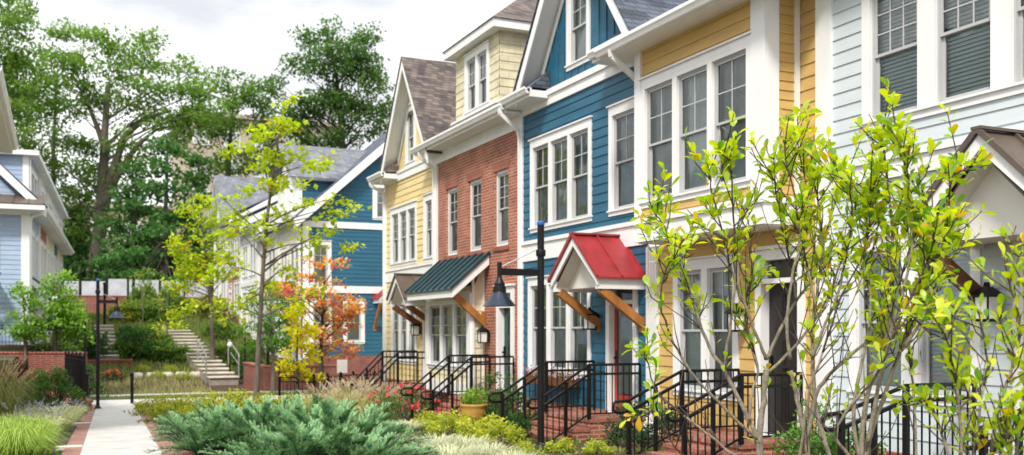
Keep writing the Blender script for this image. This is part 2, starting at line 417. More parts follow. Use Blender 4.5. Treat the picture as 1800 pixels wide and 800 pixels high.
def gable_canopy(house, fr, ac, hw, n1, zf, zp, metal, timber='timber', zb=1.62, label=None, brk=(-1, 1)):
    """little gabled roof over a door on two timber braces"""
    k = (zp-zf)/hw
    f = MB()
    for s in (-1, 1):
        e, r = ac+s*hw, ac
        # rake board at the front, beam along the eave, sloping ceiling
        f.hexa([fr(e, n1-.03, zf-.03), fr(r, n1-.03, zp-.16), fr(r, n1+.01, zp-.16), fr(e, n1+.01, zf-.03), fr(e, n1-.03, zf+.13), fr(r, n1-.03, zp), fr(r, n1+.01, zp), fr(e, n1+.01, zf+.13)])
        f.hexa([fr(e-s*.02, .01, zf-.1), fr(e-s*.13, .01, zf-.1), fr(e-s*.13, n1-.032, zf-.1), fr(e-s*.02, n1-.032, zf-.1), fr(e-s*.02, .01, zf+.085), fr(e-s*.13, .01, zf+.085), fr(e-s*.13, n1-.032, zf+.085), fr(e-s*.02, n1-.032, zf+.085)])
    c = f.build('door_canopy', 'white', house, label=label)
    q = MB()
    for s in (-1, 1):
        e = ac+s*(hw-.13)
        q.face([fr(e, n1-.3, zf-.02), fr(e, n1-.033, zf-.02), fr(ac, n1-.033, zp-.2), fr(ac, n1-.3, zp-.2)])
    # infill board set back behind the rake boards, flat ceiling behind it
    q.face([fr(ac-hw+.13, n1-.3, zf-.05), fr(ac+hw-.13, n1-.3, zf-.05), fr(ac+hw-.13, n1-.3, zf-.02), fr(ac, n1-.3, zp-.2), fr(ac-hw+.13, n1-.3, zf-.02)])
    q.face([fr(ac-hw+.13, .02, zf-.05), fr(ac+hw-.13, .02, zf-.05), fr(ac+hw-.13, n1-.3, zf-.05), fr(ac-hw+.13, n1-.3, zf-.05)])
    q.build('canopy_ceiling', 'cream_trim', c)
    r = MB()
    for s in (-1, 1):
        e = ac+s*(hw+.05); ze = zf-.05*k+.15; zr = zp+.012
        slab(r, fr(e, .0, ze), fr(e, n1+.05, ze), fr(ac, n1+.05, zr+.03), fr(ac, 0, zr+.03), .03)
        ribs(r, fr(e, 0.02, ze), fr(e, n1+.035, ze), fr(ac, .02, zr+.03), fr(ac, n1+.035, zr+.03))
    r.beam(fr(ac, 0, zp+.06), fr(ac, n1+.055, zp+.06), .12, .03)
    r.build('metal_roof', metal, c)
    for s in brk:
        b = MB(); b.beam(fr(ac+s*(hw-.1), n1-.12, zf-.1), fr(ac+s*(hw-.1), .03, zb), .11, .15)
        b.fbox(fr, ac+s*(hw-.1)-.07, ac+s*(hw-.1)+.07, .012, .05, zb-.16, zb+.1)
        b.build('timber_brace', timber, c)
    return c

def gutter(house, fr, a0, a1, n, z):
    g = MB()
    g.fbox(fr, a0, a1, n-.012, n, z-.09, z+.05)
    pr = [(n, z-.09), (n+.07, z-.09), (n+.1, z-.03), (n+.12, z+.0), (n+.12, z+.05), (n+.105, z+.05), (n+.105, z+.01), (n+.08, z-.075), (n, z-.075)]
    for (x0, y0), (x1, y1) in zip(pr, pr[1:]): g.face([fr(a0, x0, y0), fr(a1, x0, y0), fr(a1, x1, y1), fr(a0, x1, y1)])
    for a in (a0, a1): g.face([fr(a, x, y) for x, y in pr[:5]])
    g.build('gutter', 'white', house)

def downspout(house, fr, a, z0, z1, n, ztop):
    d = MB(); w = .04
    pts = [fr(a, n, ztop), fr(a, n-.02, ztop-.12), fr(a, .1, z1), fr(a, .07, z1-.15), fr(a, .07, z0)]
    for p, q in zip(pts, pts[1:]): d.beam(p, q, .085, .065, up=(0, 1, 0.01))
    d.build('downspout', 'white', house)

def lantern(house, fr, a, z, n=0):
    b = MB()
    b.fbox(fr, a-.06, a+.06, n+.01, n+.04, z-.12, z+.12); b.beam(fr(a, n+.03, z+.16), fr(a, n+.17, z+.2), .03, .03)
    c = V(fr(a, n+.18, z))
    def loop(h, zz): return [fr(a-h, n+.18-h, zz), fr(a+h, n+.18-h, zz), fr(a+h, n+.18+h, zz), fr(a-h, n+.18+h, zz)]
    b.hexa(loop(.13, z+.13)+loop(.04, z+.22)); b.hexa(loop(.025, z+.221)+loop(.02, z+.27)); b.hexa(loop(.085, z-.16)+loop(.095, z-.13)); b.hexa(loop(.1, z+.108)+loop(.13, z+.1295))
    for i in (-1, 1):
        for j in (-1, 1): b.fbox(fr, a+i*.088-.008, a+i*.088+.008, n+.18+j*.088-.008, n+.18+j*.088+.008, z-.13, z+.108)
    l = b.build('wall_lantern', 'black', house)
    g = MB(); g.hexa(loop(.075, z-.129)+loop(.085, z+.107)); g.build('lantern_glass', 'frost', l)

def trim(house, fr, boxes, name='trim', m='white'):
    """boards; those that touch become one part, the others parts of their own"""
    left = list(boxes); e = .03
    while left:
        grp = [left.pop(0)]; i = 0
        while i < len(grp):
            a = grp[i]; i += 1
            for b in list(left):
                if all(a[k] < b[k+1]+e and b[k] < a[k+1]+e for k in (0, 2, 4)): left.remove(b); grp.append(b)
        t = MB()
        for q in grp: t.fbox(fr, *q)
        t.build(name, m, house)
# ------------------------------------------------------------------ the row of houses on the right (facade plane x = 9.4)
FR = frame((9.4, 0, 0), (0, 1, 0), (-1, 0, 0))

def rake_gable(house, fr, ac, za, hw, zf, n1, nb, roof, rake='white'):
    """front-facing gable: roof slabs, white rake boards and soffit; ridge runs back to n = -nb"""
    for s in (-1, 1):
        e = ac+s*hw
        r = MB(); slab(r, fr(e+s*.06, n1+.03, zf-.05), fr(e+s*.06, -nb, zf-.05), fr(ac, -nb, za+.03), fr(ac, n1+.03, za+.03), .05); r.build('roof', roof, house)
    t = MB()
    for s in (-1, 1):
        e = ac+s*hw
        slab(t, fr(e, n1-.04, zf-.07), fr(e, n1, zf-.07), fr(ac, n1, za-.03), fr(ac, n1-.04, za-.03), .3)
        slab(t, fr(e, -.02, zf-.075), fr(e, n1-.041, zf-.075), fr(ac, n1-.041, za-.035), fr(ac, -.02, za-.035), .07)
        slab(t, fr(e-s*.1, 0.02, zf-.17), fr(e-s*.1, .045, zf-.17), fr(ac, .045, za-.12), fr(ac, .02, za-.12), .2)
    t.build('rake_board', rake, house)

def cornice_return(house, fr, a0, a1, z, n1=.5, roof='slate', inner=1):
    t = MB(); t.fbox(fr, a0, a1, .002, n1-.06, z-.12, z+.02); t.fbox(fr, a0, a1, n1-.06, n1-.02, z-.12, z+.06)
    t.build('cornice_return', 'white', house)
    c = MB(); lo, hi = (a0+.3, a1) if inner < 0 else (a0, a1-.3)
    p = [fr(a0, n1-.02, z+.07), fr(a1, n1-.02, z+.07)]; q = [fr(lo, .02, z+.46), fr(hi, .02, z+.46)]
    c.face([p[0], p[1], q[1], q[0]]); c.face([p[0], q[0], fr(a0, .02, z+.07)]); c.face([p[1], fr(a1, .02, z+.07), q[1]])
    c.build('return_roof', roof, house)
    gutter(house, fr, a0+.01, a1-.01, n1-.02, z+.03)

def finish(h, mb, m, name='wall', label=None): return mb.build(name, m, h, label=label)

def main_roof(h, fr, a0, a1, n1, z1, nr, zr, roof, nb=-9.5):
    r = MB(); slab(r, fr(a0, n1, z1), fr(a1, n1, z1), fr(a1, nr, zr), fr(a0, nr, zr), .07)
    slab(r, fr(a0, nr, zr), fr(a1, nr, zr), fr(a1, nb, z1), fr(a0, nb, z1), .07)
    r.build('roof', roof, h)

# ---- blue house
h = thing('town_house', 'deep blue lap-sided town house with tall board gable and red-roofed door canopy', 'house', (9.4, 17.4, 0), 'town houses in the right-hand row')
ho = [window(h, FR, 16.83, 19.55, 3.6, 5.6, 3, mull=.1), window(h, FR, 15.06, 16.16, 3.61, 5.64, 1), window(h, FR, 16.86, 19.66, .55, 2.62, 3, mull=.1),
      door(h, FR, 15.15, 16.24, 2.46, 'door_red', storm=True)]
w = MB(); wall(w, FR, 14.84, 19.93, 0, 6.22, ho); finish(h, w, 'blue')
gl = lambda z: (17.05-(9.66-z)/1.32, 17.05+(9.66-z)/1.32)
gw = window(h, FR, 16.9, 17.86, 6.72, 8.42, 1, label='attic window in the blue board gable')
w = MB(); wall(w, FR, 14.7, 19.4, 6.5, 9.6, [gw], lim=gl, lip=0)
for k in range(17):
    a = 14.86+k*.285; zt = 9.6-abs(a-17.05)*1.32-.12
    if 16.84 < a < 17.92:
        for z0, z1 in ((6.5, 6.69), (8.45, zt)):
            if z1 > z0+.05: w.fbox(FR, a-.02, a+.02, 0.002, .022, z0, z1)
    elif zt > 6.55: w.fbox(FR, a-.02, a+.02, .002, .022, 6.5, zt)
finish(h, w, 'blue', 'gable_wall')
rake_gable(h, FR, 17.05, 9.78, 2.36, 6.66, .46, 5, 'slate')
cornice_return(h, FR, 18.62, 20.04, 6.47, inner=1); cornice_return(h, FR, 14.52, 15.98, 6.5, inner=-1)
trim(h, FR, [(14.84, 20.04, .0, .05, 6.21, 6.4), (14.84, 20.04, .0, .09, 6.402, 6.52), (14.84, 19.93, -.02, .04, 3.0, 3.36), (14.84, 19.93, -.02, .075, 3.362, 3.44)], 'frieze_board')
trim(h, FR, [(19.93, 20.05, -.02, .05, -.05, 6.208)], 'corner_board')
main_roof(h, FR, 14.5, 20.1, -.4, 6.9, -4.6, 9.2, 'slate')
gable_canopy(h, FR, 15.78, .88, .98, 2.31, 3.17, 'red_metal', label='small gable canopy with red metal roof over the red door')
lantern(h, FR, 16.62, 1.66)
w = MB(); w.fbox(FR, 14.84, 20.04, -.1, .03, -.9, -.005); finish(h, w, 'brick', 'foundation')

# ---- brick house
h = thing('town_house', 'red brick town house with cream dormer and teal metal roof over its bay', 'house', (9.4, 22.8, 0), 'town houses in the right-hand row')
ho = []; w = MB()
def brick_reveal(w, o):
    a0, a1, z0, z1 = o
    for p, q in (((a0, z0), (a0, z1)), ((a1, z0), (a1, z1)), ((a0, z1), (a1, z1)), ((a0, z0), (a1, z0))):
        w.face([FR(p[0], 0, p[1]), FR(p[0], -.11, p[1]), FR(q[0], -.11, q[1]), FR(q[0], 0, q[1])])
for a0, a1 in ((23.97, 24.76), (22.38, 23.19), (20.77, 21.55)):
    o = (a0, a1, 3.45, 5.22); ho.append(o); brick_reveal(w, o)
    window(h, FR, *o, 1, cw=0, top=0, bot=0, grid=(2, 3), casing=False)
    q = MB(); q.fbox(FR, a0-.1, a1+.1, -.02, .008, 5.222, 5.44); q.build('lintel', 'soldier', h)
    q = MB(); q.fbox(FR, a0-.07, a1+.07, -.02, .035, 3.35, 3.448); q.build('sill', 'soldier', h)
d = door(h, FR, 20.42, 21.36, 2.5, 'door_green', n=.0, label='dark green door beside the white bay'); ho.append((20.5, 21.28, -.01, 2.4))
wall(w, FR, 20.06, 25.44, -.9, 6.0, ho, lip=0); finish(h, w, 'brick')
trim(h, FR, [(20.06, 25.45, -.01, .05, 5.99, 6.27), (19.95, 26.0, .0, .47, 6.272, 6.33), (19.95, 26.0, .43, .47, 6.332, 6.5)], 'frieze_board')
gutter(h, FR, 19.9, 26.05, .47, 6.42); downspout(h, FR, 19.99, -.4, 5.9, .56, 6.36)
main_roof(h, FR, 20.0, 25.6, .52, 6.5, -4.6, 9.2, 'shingle')
# bay window under a shed roof
bw = window(h, FR, 22.36, 25.24, .5, 2.24, 3, n=.32, cw=.1, mull=.1, grid=(2, 3), top=.1, label='triple window of the white bay')
w = MB(); wall(w, FR, 22.22, 25.4, -.02, 2.56, [bw], n=.32)
FS = frame((9.4, 22.2, 0), (-1, 0, 0), (0, -1, 0))
wall(w, FS, 0, .32, -.02, 3.2, lim=lambda z: (0, .32+0*z) if z < 2.4 else (0, max(.02, .32-(z-2.4)*.42)))
finish(h, w, 'cream_lap', 'bay_wall')
trim(h, FR, [(22.2, 22.36, .322, .365, -.1, 2.4), (25.24, 25.42, .322, .365, -.1, 2.4), (22.36, 25.24, .322, .36, 2.25, 2.45), (22.36, 25.24, .322, .35, -.1, .2)], 'bay_trim')
trim(h, FS, [(.26, .322, -.002, .04, -.1, 2.9), (.0, .05, -.002, .04, -.1, 3.2)], 'bay_trim')
c = MB()
a0, a1 = 21.8, 25.12
for e0, e1 in ((a0, a0+.06), (a1-.06, a1)):
    c.hexa([FR(e0, .03, 3.06), FR(e1, .03, 3.06), FR(e1, .97, 2.26), FR(e0, .97, 2.26), FR(e0, .03, 3.28), FR(e1, .03, 3.28), FR(e1, .97, 2.46), FR(e0, .97, 2.46)])
c.fbox(FR, a0+.06, a1-.06, .93, .97, 2.27, 2.46)
cn = c.build('bay_roof', 'white', h, label='shed roof of dark teal standing seams over the white bay')
q = MB(); q.face([FR(a0+.06, .02, 3.1), FR(a1-.06, .02, 3.1), FR(a1-.06, .93, 2.3), FR(a0+.06, .93, 2.3)]); q.build('canopy_ceiling', 'cream_trim', cn)
r = MB(); slab(r, FR(a0-.04, 1.02, 2.47), FR(a1+.04, 1.02, 2.47), FR(a1+.04, .01, 3.35), FR(a0-.04, .01, 3.35), .03)
ribs(r, FR(a0-.02, 1.02, 2.47), FR(a1+.02, 1.02, 2.47), FR(a0-.02, .02, 3.345), FR(a1+.02, .02, 3.345), .4, .045, .035); r.build('metal_roof', 'teal_metal', cn)
b = MB(); b.beam(FR(22.08, .85, 2.36), FR(22.08, .05, 1.68), .11, .16); b.fbox(FR, 22.02, 22.14, .012, .09, 1.5, 1.95); b.build('timber_brace', 'timber', cn)
lantern(h, FR, 21.86, 1.34)
# dormer
dm = MB(); dw = window(h, FR, 21.84, 23.38, 6.86, 8.38, 2, cw=.13, mull=.12, grid=(3, 2), top=.13, label='pair of windows in the cream dormer')
wall(dm, FR, 21.27, 24.03, 6.5, 8.55, [dw], h=.2, lip=.012)
FD = frame((9.4, 21.27, 0), (1, 0, 0), (0, -1, 0)); FE = frame((9.4, 24.03, 0), (1, 0, 0), (0, 1, 0))
for f in (FD, FE): wall(dm, f, 0, 4, 6.3, 8.55, h=.2, lip=.012)
dd = dm.build('dormer', 'cream', h, label='cream shake-sided dormer with a hipped roof')
t = MB(); e = .26
t.fbox(FR, 21.27-e, 24.03+e, -4, e, 8.5, 8.54); t.fbox(FR, 21.27-e, 24.03+e, e-.03, e, 8.542, 8.7)
for a in (21.27-e, 24.03+e-.03): t.fbox(FR, a, a+.03, -4, e-.031, 8.542, 8.7)
t.fbox(FR, 21.25, 24.05, .015, .09, 6.56, 6.78); t.fbox(FR, 21.2, 24.1, .015, .13, 6.782, 6.84)
t.build('dormer_trim', 'white', dd)
r = MB(); a0, a1, ac = 21.27-e-.04, 24.03+e+.04, 22.65
P = [FR(a0, e+.04, 8.7), FR(a1, e+.04, 8.7), FR(ac, -1.3, 9.95), FR(ac, -4, 9.95), FR(a0, -4, 8.7), FR(a1, -4, 8.7)]
r.face([P[0], P[1], P[2]]); r.face([P[0], P[2], P[3], P[4]]); r.face([P[1], P[5], P[3], P[2]]); r.face([P[0], P[4], P[5], P[1]])
r.build('dormer_roof', 'shingle', dd)

# ---- pale yellow house at the far end
h = thing('town_house', 'pale yellow town house with steep brown-shingled gable at the far end of the row', 'house', (9.4, 27.8, 0), 'town houses in the right-hand row')
ho = [window(h, FR, 27.1, 29.55, 3.42, 5.2, 3, cw=.13, mull=.1, grid=(2, 3)), window(h, FR, 25.66, 26.5, 3.4, 5.26, 1, cw=.15, grid=(2, 3)), window(h, FR, 27.1, 29.5, .5, 2.55, 3, mull=.1, grid=(2, 3)), door(h, FR, 25.55, 26.5, 2.45, 'door_dark')]
w = MB(); wall(w, FR, 25.46, 30.1, 0, 6.02, ho); finish(h, w, 'pale_gold')
gl = lambda z: (27.1-(9.12-z)/1.4, 27.1+(9.12-z)/1.4)
gw = window(h, FR, 27.2, 28.1, 6.3, 8.05, 1, cw=.14, label='narrow attic window in the yellow gable')
w = MB(); wall(w, FR, 25, 29.2, 6.2, 9.1, [gw], lim=gl, lip=0); finish(h, w, 'pale_gold', 'gable_wall')
rake_gable(h, FR, 27.1, 9.26, 2.1, 6.3, .46, 5, 'shingle')
cornice_return(h, FR, 28.75, 30.2, 6.18, roof='shingle', inner=1)
trim(h, FR, [(25.46, 30.1, 0, .05, 5.99, 6.2), (25.46, 30.1, 0, .08, 6.202, 6.28), (25.46, 29.98, -.02, .04, 2.98, 3.3), (25.46, 29.98, -.02, .07, 3.302, 3.38)], 'frieze_board')
trim(h, FR, [(29.98, 30.14, -.02, .05, -.4, 5.988), (25.38, 25.54, -.02, .055, -.4, 5.988)], 'corner_board')
w = MB(); w.fbox(FR, 25.46, 30.1, -.1, .03, -1, -.005); finish(h, w, 'brick', 'foundation')
FQ = frame((9.4, 30.12, 0), (1, 0, 0), (0, 1, 0))
w = MB(); wall(w, FQ, 0, 9, -1, 9.2, lim=lambda z: (0, 9) if z < 6.5 else ((z-6.4)*1.6, 9-(z-6.4)*1.6)); finish(h, w, 'pale_gold', 'end_wall')
main_roof(h, FR, 25.5, 30.3, -.4, 6.9, -4.6, 9.2, 'shingle')
downspout(h, FR, 25.5, -.4, 5.9, .5, 6.3); downspout(h, FR, 30.05, -.4, 5.8, .52, 6.1)
gable_canopy(h, FR, 26.1, .72, .95, 2.25, 2.98, 'brown_metal', 'timber_dark', label='small gable canopy with bronze metal roof beside the white bay')
lantern(h, FR, 26.75, 1.5)

# ---- golden yellow house with the projecting upper bay
h = thing('town_house', 'golden yellow town house with wide overhanging upper bay and dark door', 'house', (9.4, 12.6, 0), 'town houses in the right-hand row')
ho = [window(h, FR, 12.27, 14.02, .42, 2.64, 2, mull=.16, cw=.14), door(h, FR, 10.8, 11.85, 2.66, 'door_dark', label='dark bronze door beneath the overhanging bay')]
w = MB(); wall(w, FR, 10.58, 14.47, 0, 6.15, ho); finish(h, w, 'gold')
NB = .59
bw = window(h, FR, 11.2, 14.08, 3.5, 5.62, 3, n=NB, cw=.12, mull=.12, label='triple window of the overhanging golden bay')
w = MB(); wall(w, FR, 10.95, 14.2, 3.2, 6.15, [bw], n=NB)
FS = frame((9.4, 10.94, 0), (-1, 0, 0), (0, -1, 0)); FT = frame((9.4, 14.21, 0), (-1, 0, 0), (0, 1, 0))
wall(w, FS, .0, NB, 3.2, 6.15, h=.13); wall(w, FT, .0, NB, 3.2, 6.15, h=.13)
finish(h, w, 'gold', 'bay_wall')
trim(h, FR, [(10.92, 11.2, NB+.002, NB+.05, 3.34, 6.1), (14.08, 14.24, NB+.002, NB+.05, 3.34, 6.1), (10.9, 14.26, -.02, NB+.06, 2.95, 3.24), (10.87, 14.29, -.02, NB+.1, 3.242, 3.34)], 'bay_trim')
trim(h, FS, [(NB-.2, NB+.052, .002, .045, 3.344, 6.1), (.02, .1, .002, .04, 3.344, 6.1)], 'bay_trim'); trim(h, FT, [(NB-.14, NB+.052, .002, .045, 3.344, 6.1)], 'bay_trim')
s = MB(); s.fbox(FR, 10.95, 14.2, .03, NB, 2.93, 2.948); s.build('bay_soffit', 'cream_trim', h)
t = MB()
for k in range(4): t.fbox(FR, 14.48+k*.09, 14.55+k*.09, .02, .06, -.3, 2.94)
t.fbox(FR, 14.47, 14.84, -.02, .03, -.3, 2.94); t.fbox(FR, 14.44, 14.86, .031, .09, -.32, -.1); t.build('pilaster', 'white', h)
trim(h, FR, [(10.27, 10.56, -.02, .055, -.6, 6.3)], 'corner_board')
trim(h, FR, [(10.2, 14.75, -.1, 1.0, 6.1, 6.15), (10.2, 14.75, .97, 1.0, 6.152, 6.27)], 'eave_soffit')
gutter(h, FR, 10.2, 14.78, 1.0, 6.2); downspout(h, FR, 14.33, 3.4, 5.4, 1.05, 6.15)
main_roof(h, FR, 10.1, 14.85, 1.06, 6.28, -4.6, 9.4, 'shingle')
lantern(h, FR, 12.12, 1.63)
w = MB(); w.fbox(FR, 10.3, 14.84, -.1, .03, -.9, -.005); finish(h, w, 'brick', 'foundation')

# ---- pale mint house nearest the camera
h = thing('town_house', 'pale mint lap-sided town house nearest the viewer, with bronze canopy at the right edge', 'house', (9.4, 7.6, 0), 'town houses in the right-hand row')
ho = [window(h, FR, 5.6, 9.73, 4.03, 5.95, 4, cw=.14, mull=.26, grid=(3, 3), blind='blind', bot=.1), window(h, FR, 7.93, 9.95, .62, 2.66, 2, mull=.26, cw=.13, blind='blind', grid=(2, 2)),
      door(h, FR, 6.4, 7.5, 2.5, 'door_white', storm=True)]
w = MB(); wall(w, FR, 4.8, 10.28, 0, 6.4, ho); finish(h, w, 'mint')
trim(h, FR, [(4.8, 10.27, -.02, .045, 3.38, 3.6), (4.8, 10.27, -.02, .08, 3.602, 3.66), (4.8, 10.2, 0, .05, 6.25, 6.5), (4.6, 10.15, -.02, .5, 6.502, 6.56)], 'frieze_board')
gutter(h, FR, 4.6, 10.15, .5, 6.6); main_roof(h, FR, 4.6, 10.2, .55, 6.7, -4.6, 9.4, 'shingle')
gable_canopy(h, FR, 7.12, .9, 1.0, 2.5, 3.46, 'brown_metal', 'timber_dark', zb=1.85, label='gable canopy with bronze standing-seam roof and vaulted ceiling')
lantern(h, FR, 7.72, 1.75)
w = MB(); w.fbox(FR, 4.8, 10.26, -.1, .03, -.9, -.005); finish(h, w, 'brick', 'foundation')

# ------------------------------------------------------------------ front steps and railings
def steps(yc, hw, label, zg, nr=3):
    s = thing('front_steps', label, 'steps', (8.4, yc, zg), 'brick front steps')
    rise = (-.03-zg)/nr
    b = MB(); b.fbox(FR, yc-hw, yc+hw, .035, 1.08, zg-.3, -.09); l = b.build('landing', 'brick', s)
    b = MB(); b.fbox(FR, yc-hw-.02, yc+hw+.02, .035, 1.1, -.088, -.03); b.build('landing_slab', 'tread', l)
    for k in range(1, nr):
        z = -.03-k*rise
        b = MB(); b.fbox(FR, yc-hw, yc+hw, 1.08+(k-1)*.31+.002, 1.08+k*.31, zg-.3, z-.058); st = b.build('step', 'brick', s)
        b = MB(); b.fbox(FR, yc-hw-.015, yc+hw+.015, 1.102+(k-1)*.31, 1.1+k*.31, z-.056, z); b.build('step_tread', 'tread', st)
def railing(y, label, zg, n0=.08, n1=1.1, n2=2.0, bal=True):
    r = thing('stair_railing', label, 'railing', (9.4-n0, y, -.03), 'black stair railings')
    def zt(n): return .9 if n <= n1 else .9-(n-n1)/(n2-n1)*(.9-(zg+.86))
    def zb(n): return .06 if n <= n1 else .06-(n-n1)/(n2-n1)*(.03-zg)
    for n in (n0, n1, n2):
        p = MB(); zb_ = -.03 if n <= n1 else zg-.1; w = .015 if n == n0 else .028
        p.fbox(FR, y-w, y+w, n-w, n+w, zb_, zt(n)-.02); p.build('post', 'black', r)
    p = MB(); nm = (n1+n2)/2; p.fbox(FR, y-.024, y+.024, nm-.024, nm+.024, zg, zt(nm)-.02); p.build('post', 'black', r)
    t = MB(); t.tube([FR(y, n0, .9), FR(y, n1, .9), FR(y, n2, zt(n2)), FR(y, n2+.22, zt(n2)-.015), FR(y, n2+.26, zt(n2)-.05), FR(y, n2+.26, zt(n2)-.13), FR(y, n2+.2, zt(n2)-.17), FR(y, n2, zt(n2)-.17)], .023, 8); t.build('handrail', 'black', r, True)
    t = MB(); t.beam(FR(y, n0, .74), FR(y, n1, .74), .045, .04); t.beam(FR(y, n1, .74), FR(y, n2, zt(n2)-.16), .045, .04); t.build('middle_rail', 'black', r)
    t = MB(); t.beam(FR(y, n0, zb(n0)), FR(y, n1, zb(n0)), .03, .025); t.beam(FR(y, n1, zb(n1)), FR(y, n2, zb(n2)), .03, .025); t.build('bottom_rail', 'black', r)
    t = MB(); n = n0+.1
    while n < n2-.05:
        t.fbox(FR, y-.0075, y+.0075, n-.0075, n+.0075, zb(n), zt(n)-.16 if n > n1 else .74)
        if n <= n1: t.fbox(FR, y-.0075, y+.0075, n-.0075, n+.0075, .755, .89)
        n += .115
    t.build('balusters', 'black', r)
for yc, hw, zg, who in ((15.8, .85, -.5, 'red door of the blue house'), (11.5, .72, -.36, 'dark door of the golden yellow house'), (7.1, .9, -.22, 'door of the pale mint house'), (21.0, .72, -.68, 'green door of the brick house'), (26.2, .72, -.85, 'door of the far pale yellow house')):
    steps(yc, hw, 'red brick steps and landing at the '+who, zg, 4 if zg < -.6 else 3)
    railing(yc-hw+.03, 'near black railing of the steps to the '+who, zg)
    railing(yc+hw-.03, 'far black railing of the steps to the '+who, zg)

# ------------------------------------------------------------------ lamps, fences, bollards
def street_lamp(loc, ztop, zarm, arm, label, capm='blue_cap'):
    t = thing('street_lamp', label, 'street lamp', loc, 'street lamps with bell shades'); x, y, z = loc
    a = V(arm).normalized(); L = V(arm).length; o = V((x, y, 0))
    p = MB(); p.tube([(x, y, z-.2), (x, y, ztop)], .052, 14); p.lathe([(.12, 0), (.12, .05), (.07, .12), (.055, .16)], 14, loc); p.build('pole', 'black', t, False)
    c = MB(); c.lathe([(.056, -.01), (.058, .0), (.058, .03), (.03, .05), (.0, .055)], 14, (x, y, ztop)); c.build('pole_cap', capm, t)
    e = o+a*L
    b = MB(); b.beam(o+V((0, 0, zarm)), e+V((0, 0, zarm)), .06, .1); am = b.build('arm', 'black', t)
    b = MB(); b.tube([o+V((0, 0, ztop-.35)), e+V((0, 0, zarm+.06))], .009, 6); b.build('tie_rod', 'silver', am)
    b = MB(); b.tube([e+V((0, 0, zarm-.1)), e+V((0, 0, zarm+.14))], .035, 10); b.build('bracket', 'black', am)
    b = MB(); b.lathe([(.07, -.05), (.075, -.02), (.075, .02), (.07, .05)], 10, (x, y, zarm+.3)); b.build('collar', 'black', t)
    b = MB(); b.lathe([(.035, -.08), (.045, -.11), (.07, -.16), (.08, -.175), (.08, -.21), (.095, -.22), (.1, -.3), (.108, -.32)], 20, (e.x, e.y, zarm)); ho_ = b.build('lamp_housing', 'black', t)
    b = MB(); b.lathe([(.108, -.318), (.16, -.4), (.235, -.49), (.255, -.508), (.248, -.51), (.155, -.41), (.1, -.33)], 32, (e.x, e.y, zarm)); b.build('lamp_shade', 'shade', t)
    b = MB(); b.lathe([(.0, -.49), (.05, -.46), (.07, -.42), (.06, -.34)], 12, (e.x, e.y, zarm)); b.build('bulb', 'frost', ho_, True)
    return t
street_lamp((6.63, 13.46, G(6.63, 13.46)), 3.09, 2.36, (-.68, 0, 0), 'near black street lamp with bell shade in front of the blue house')
p = at(172, 705, 31); street_lamp((p.x, p.y, G(p.x, p.y)), CAM_H+87/1750*31, CAM_H+50/1750*31, (.55, .0, 0), 'far black street lamp with bell shade beside the end of the walkway')

def fence(pts, hgt, label, step=1.8, gap=.115, pk=.008, group='black metal picket fences', pw=.035):
    pts = [V(p) for p in pts]; t = thing('metal_fence', label, 'fence', pts[0], group)
    rl = MB(); pc = MB()
    for a, b in zip(pts, pts[1:]):
        L = (b-a).length; k = max(1, round(L/step)); up = V((0, 0, 1)); d = (b-a).normalized()
        for i in range(k+1):
            if i == k and b is not pts[-1]: continue
            q = a.lerp(b, i/k); m = MB(); m.box(q.x-pw, q.x+pw, q.y-pw, q.y+pw, q.z-.1, q.z+hgt+.04)
            m.hexa([(q.x+s*(pw+.012), q.y+u*(pw+.012), q.z+hgt+.041) for s, u in ((-1, -1), (1, -1), (1, 1), (-1, 1))]+[(q.x+s*.01, q.y+u*.01, q.z+hgt+.09) for s, u in ((-1, -1), (1, -1), (1, 1), (-1, 1))])
            m.build('post', 'black', t)
        for z in (.1, hgt-.16, hgt-.03): rl.beam(a+up*z, b+up*z, .03, .03)
        n = int(L/gap)
        for i in range(1, n):
            q = a.lerp(b, i/n); pc.box(q.x-pk, q.x+pk, q.y-pk, q.y+pk, q.z+.08, q.z+hgt-.02)
    rl.build('rails', 'black', t); pc.build('pickets', 'black', t)
    return t

def block_wall(pts, hgt, label, m='brick_dark', thick=.3, cap=.06, name='brick_wall', pier=False, zoff=0):
    pts = [V(p) for p in pts]; t = thing(name, label, 'wall', pts[0])
    w = MB(); c = MB()
    for a, b in zip(pts, pts[1:]):
        for off, hh, tt, tgt in ((-.5, hgt+.5, thick, w),):
            d = (b-a).normalized(); r = V((d.y, -d.x, 0)).normalized()*tt/2; z = V((0, 0, 1))
            tgt.hexa([a-r+z*off, a+r+z*off, b+r+z*off, b-r+z*off, a-r+z*hgt, a+r+z*hgt, b+r+z*hgt, b-r+z*hgt])
            r = r*(1+.08/tt); c.hexa([a-r+z*(hgt+.002), a+r+z*(hgt+.002), b+r+z*(hgt+.002), b-r+z*(hgt+.002), a-r+z*(hgt+cap), a+r+z*(hgt+cap), b+r+z*(hgt+cap), b-r+z*(hgt+cap)])
    w.build('masonry', m, t); c.build('coping', 'soldier' if m != 'stone' else m, t)
    return t

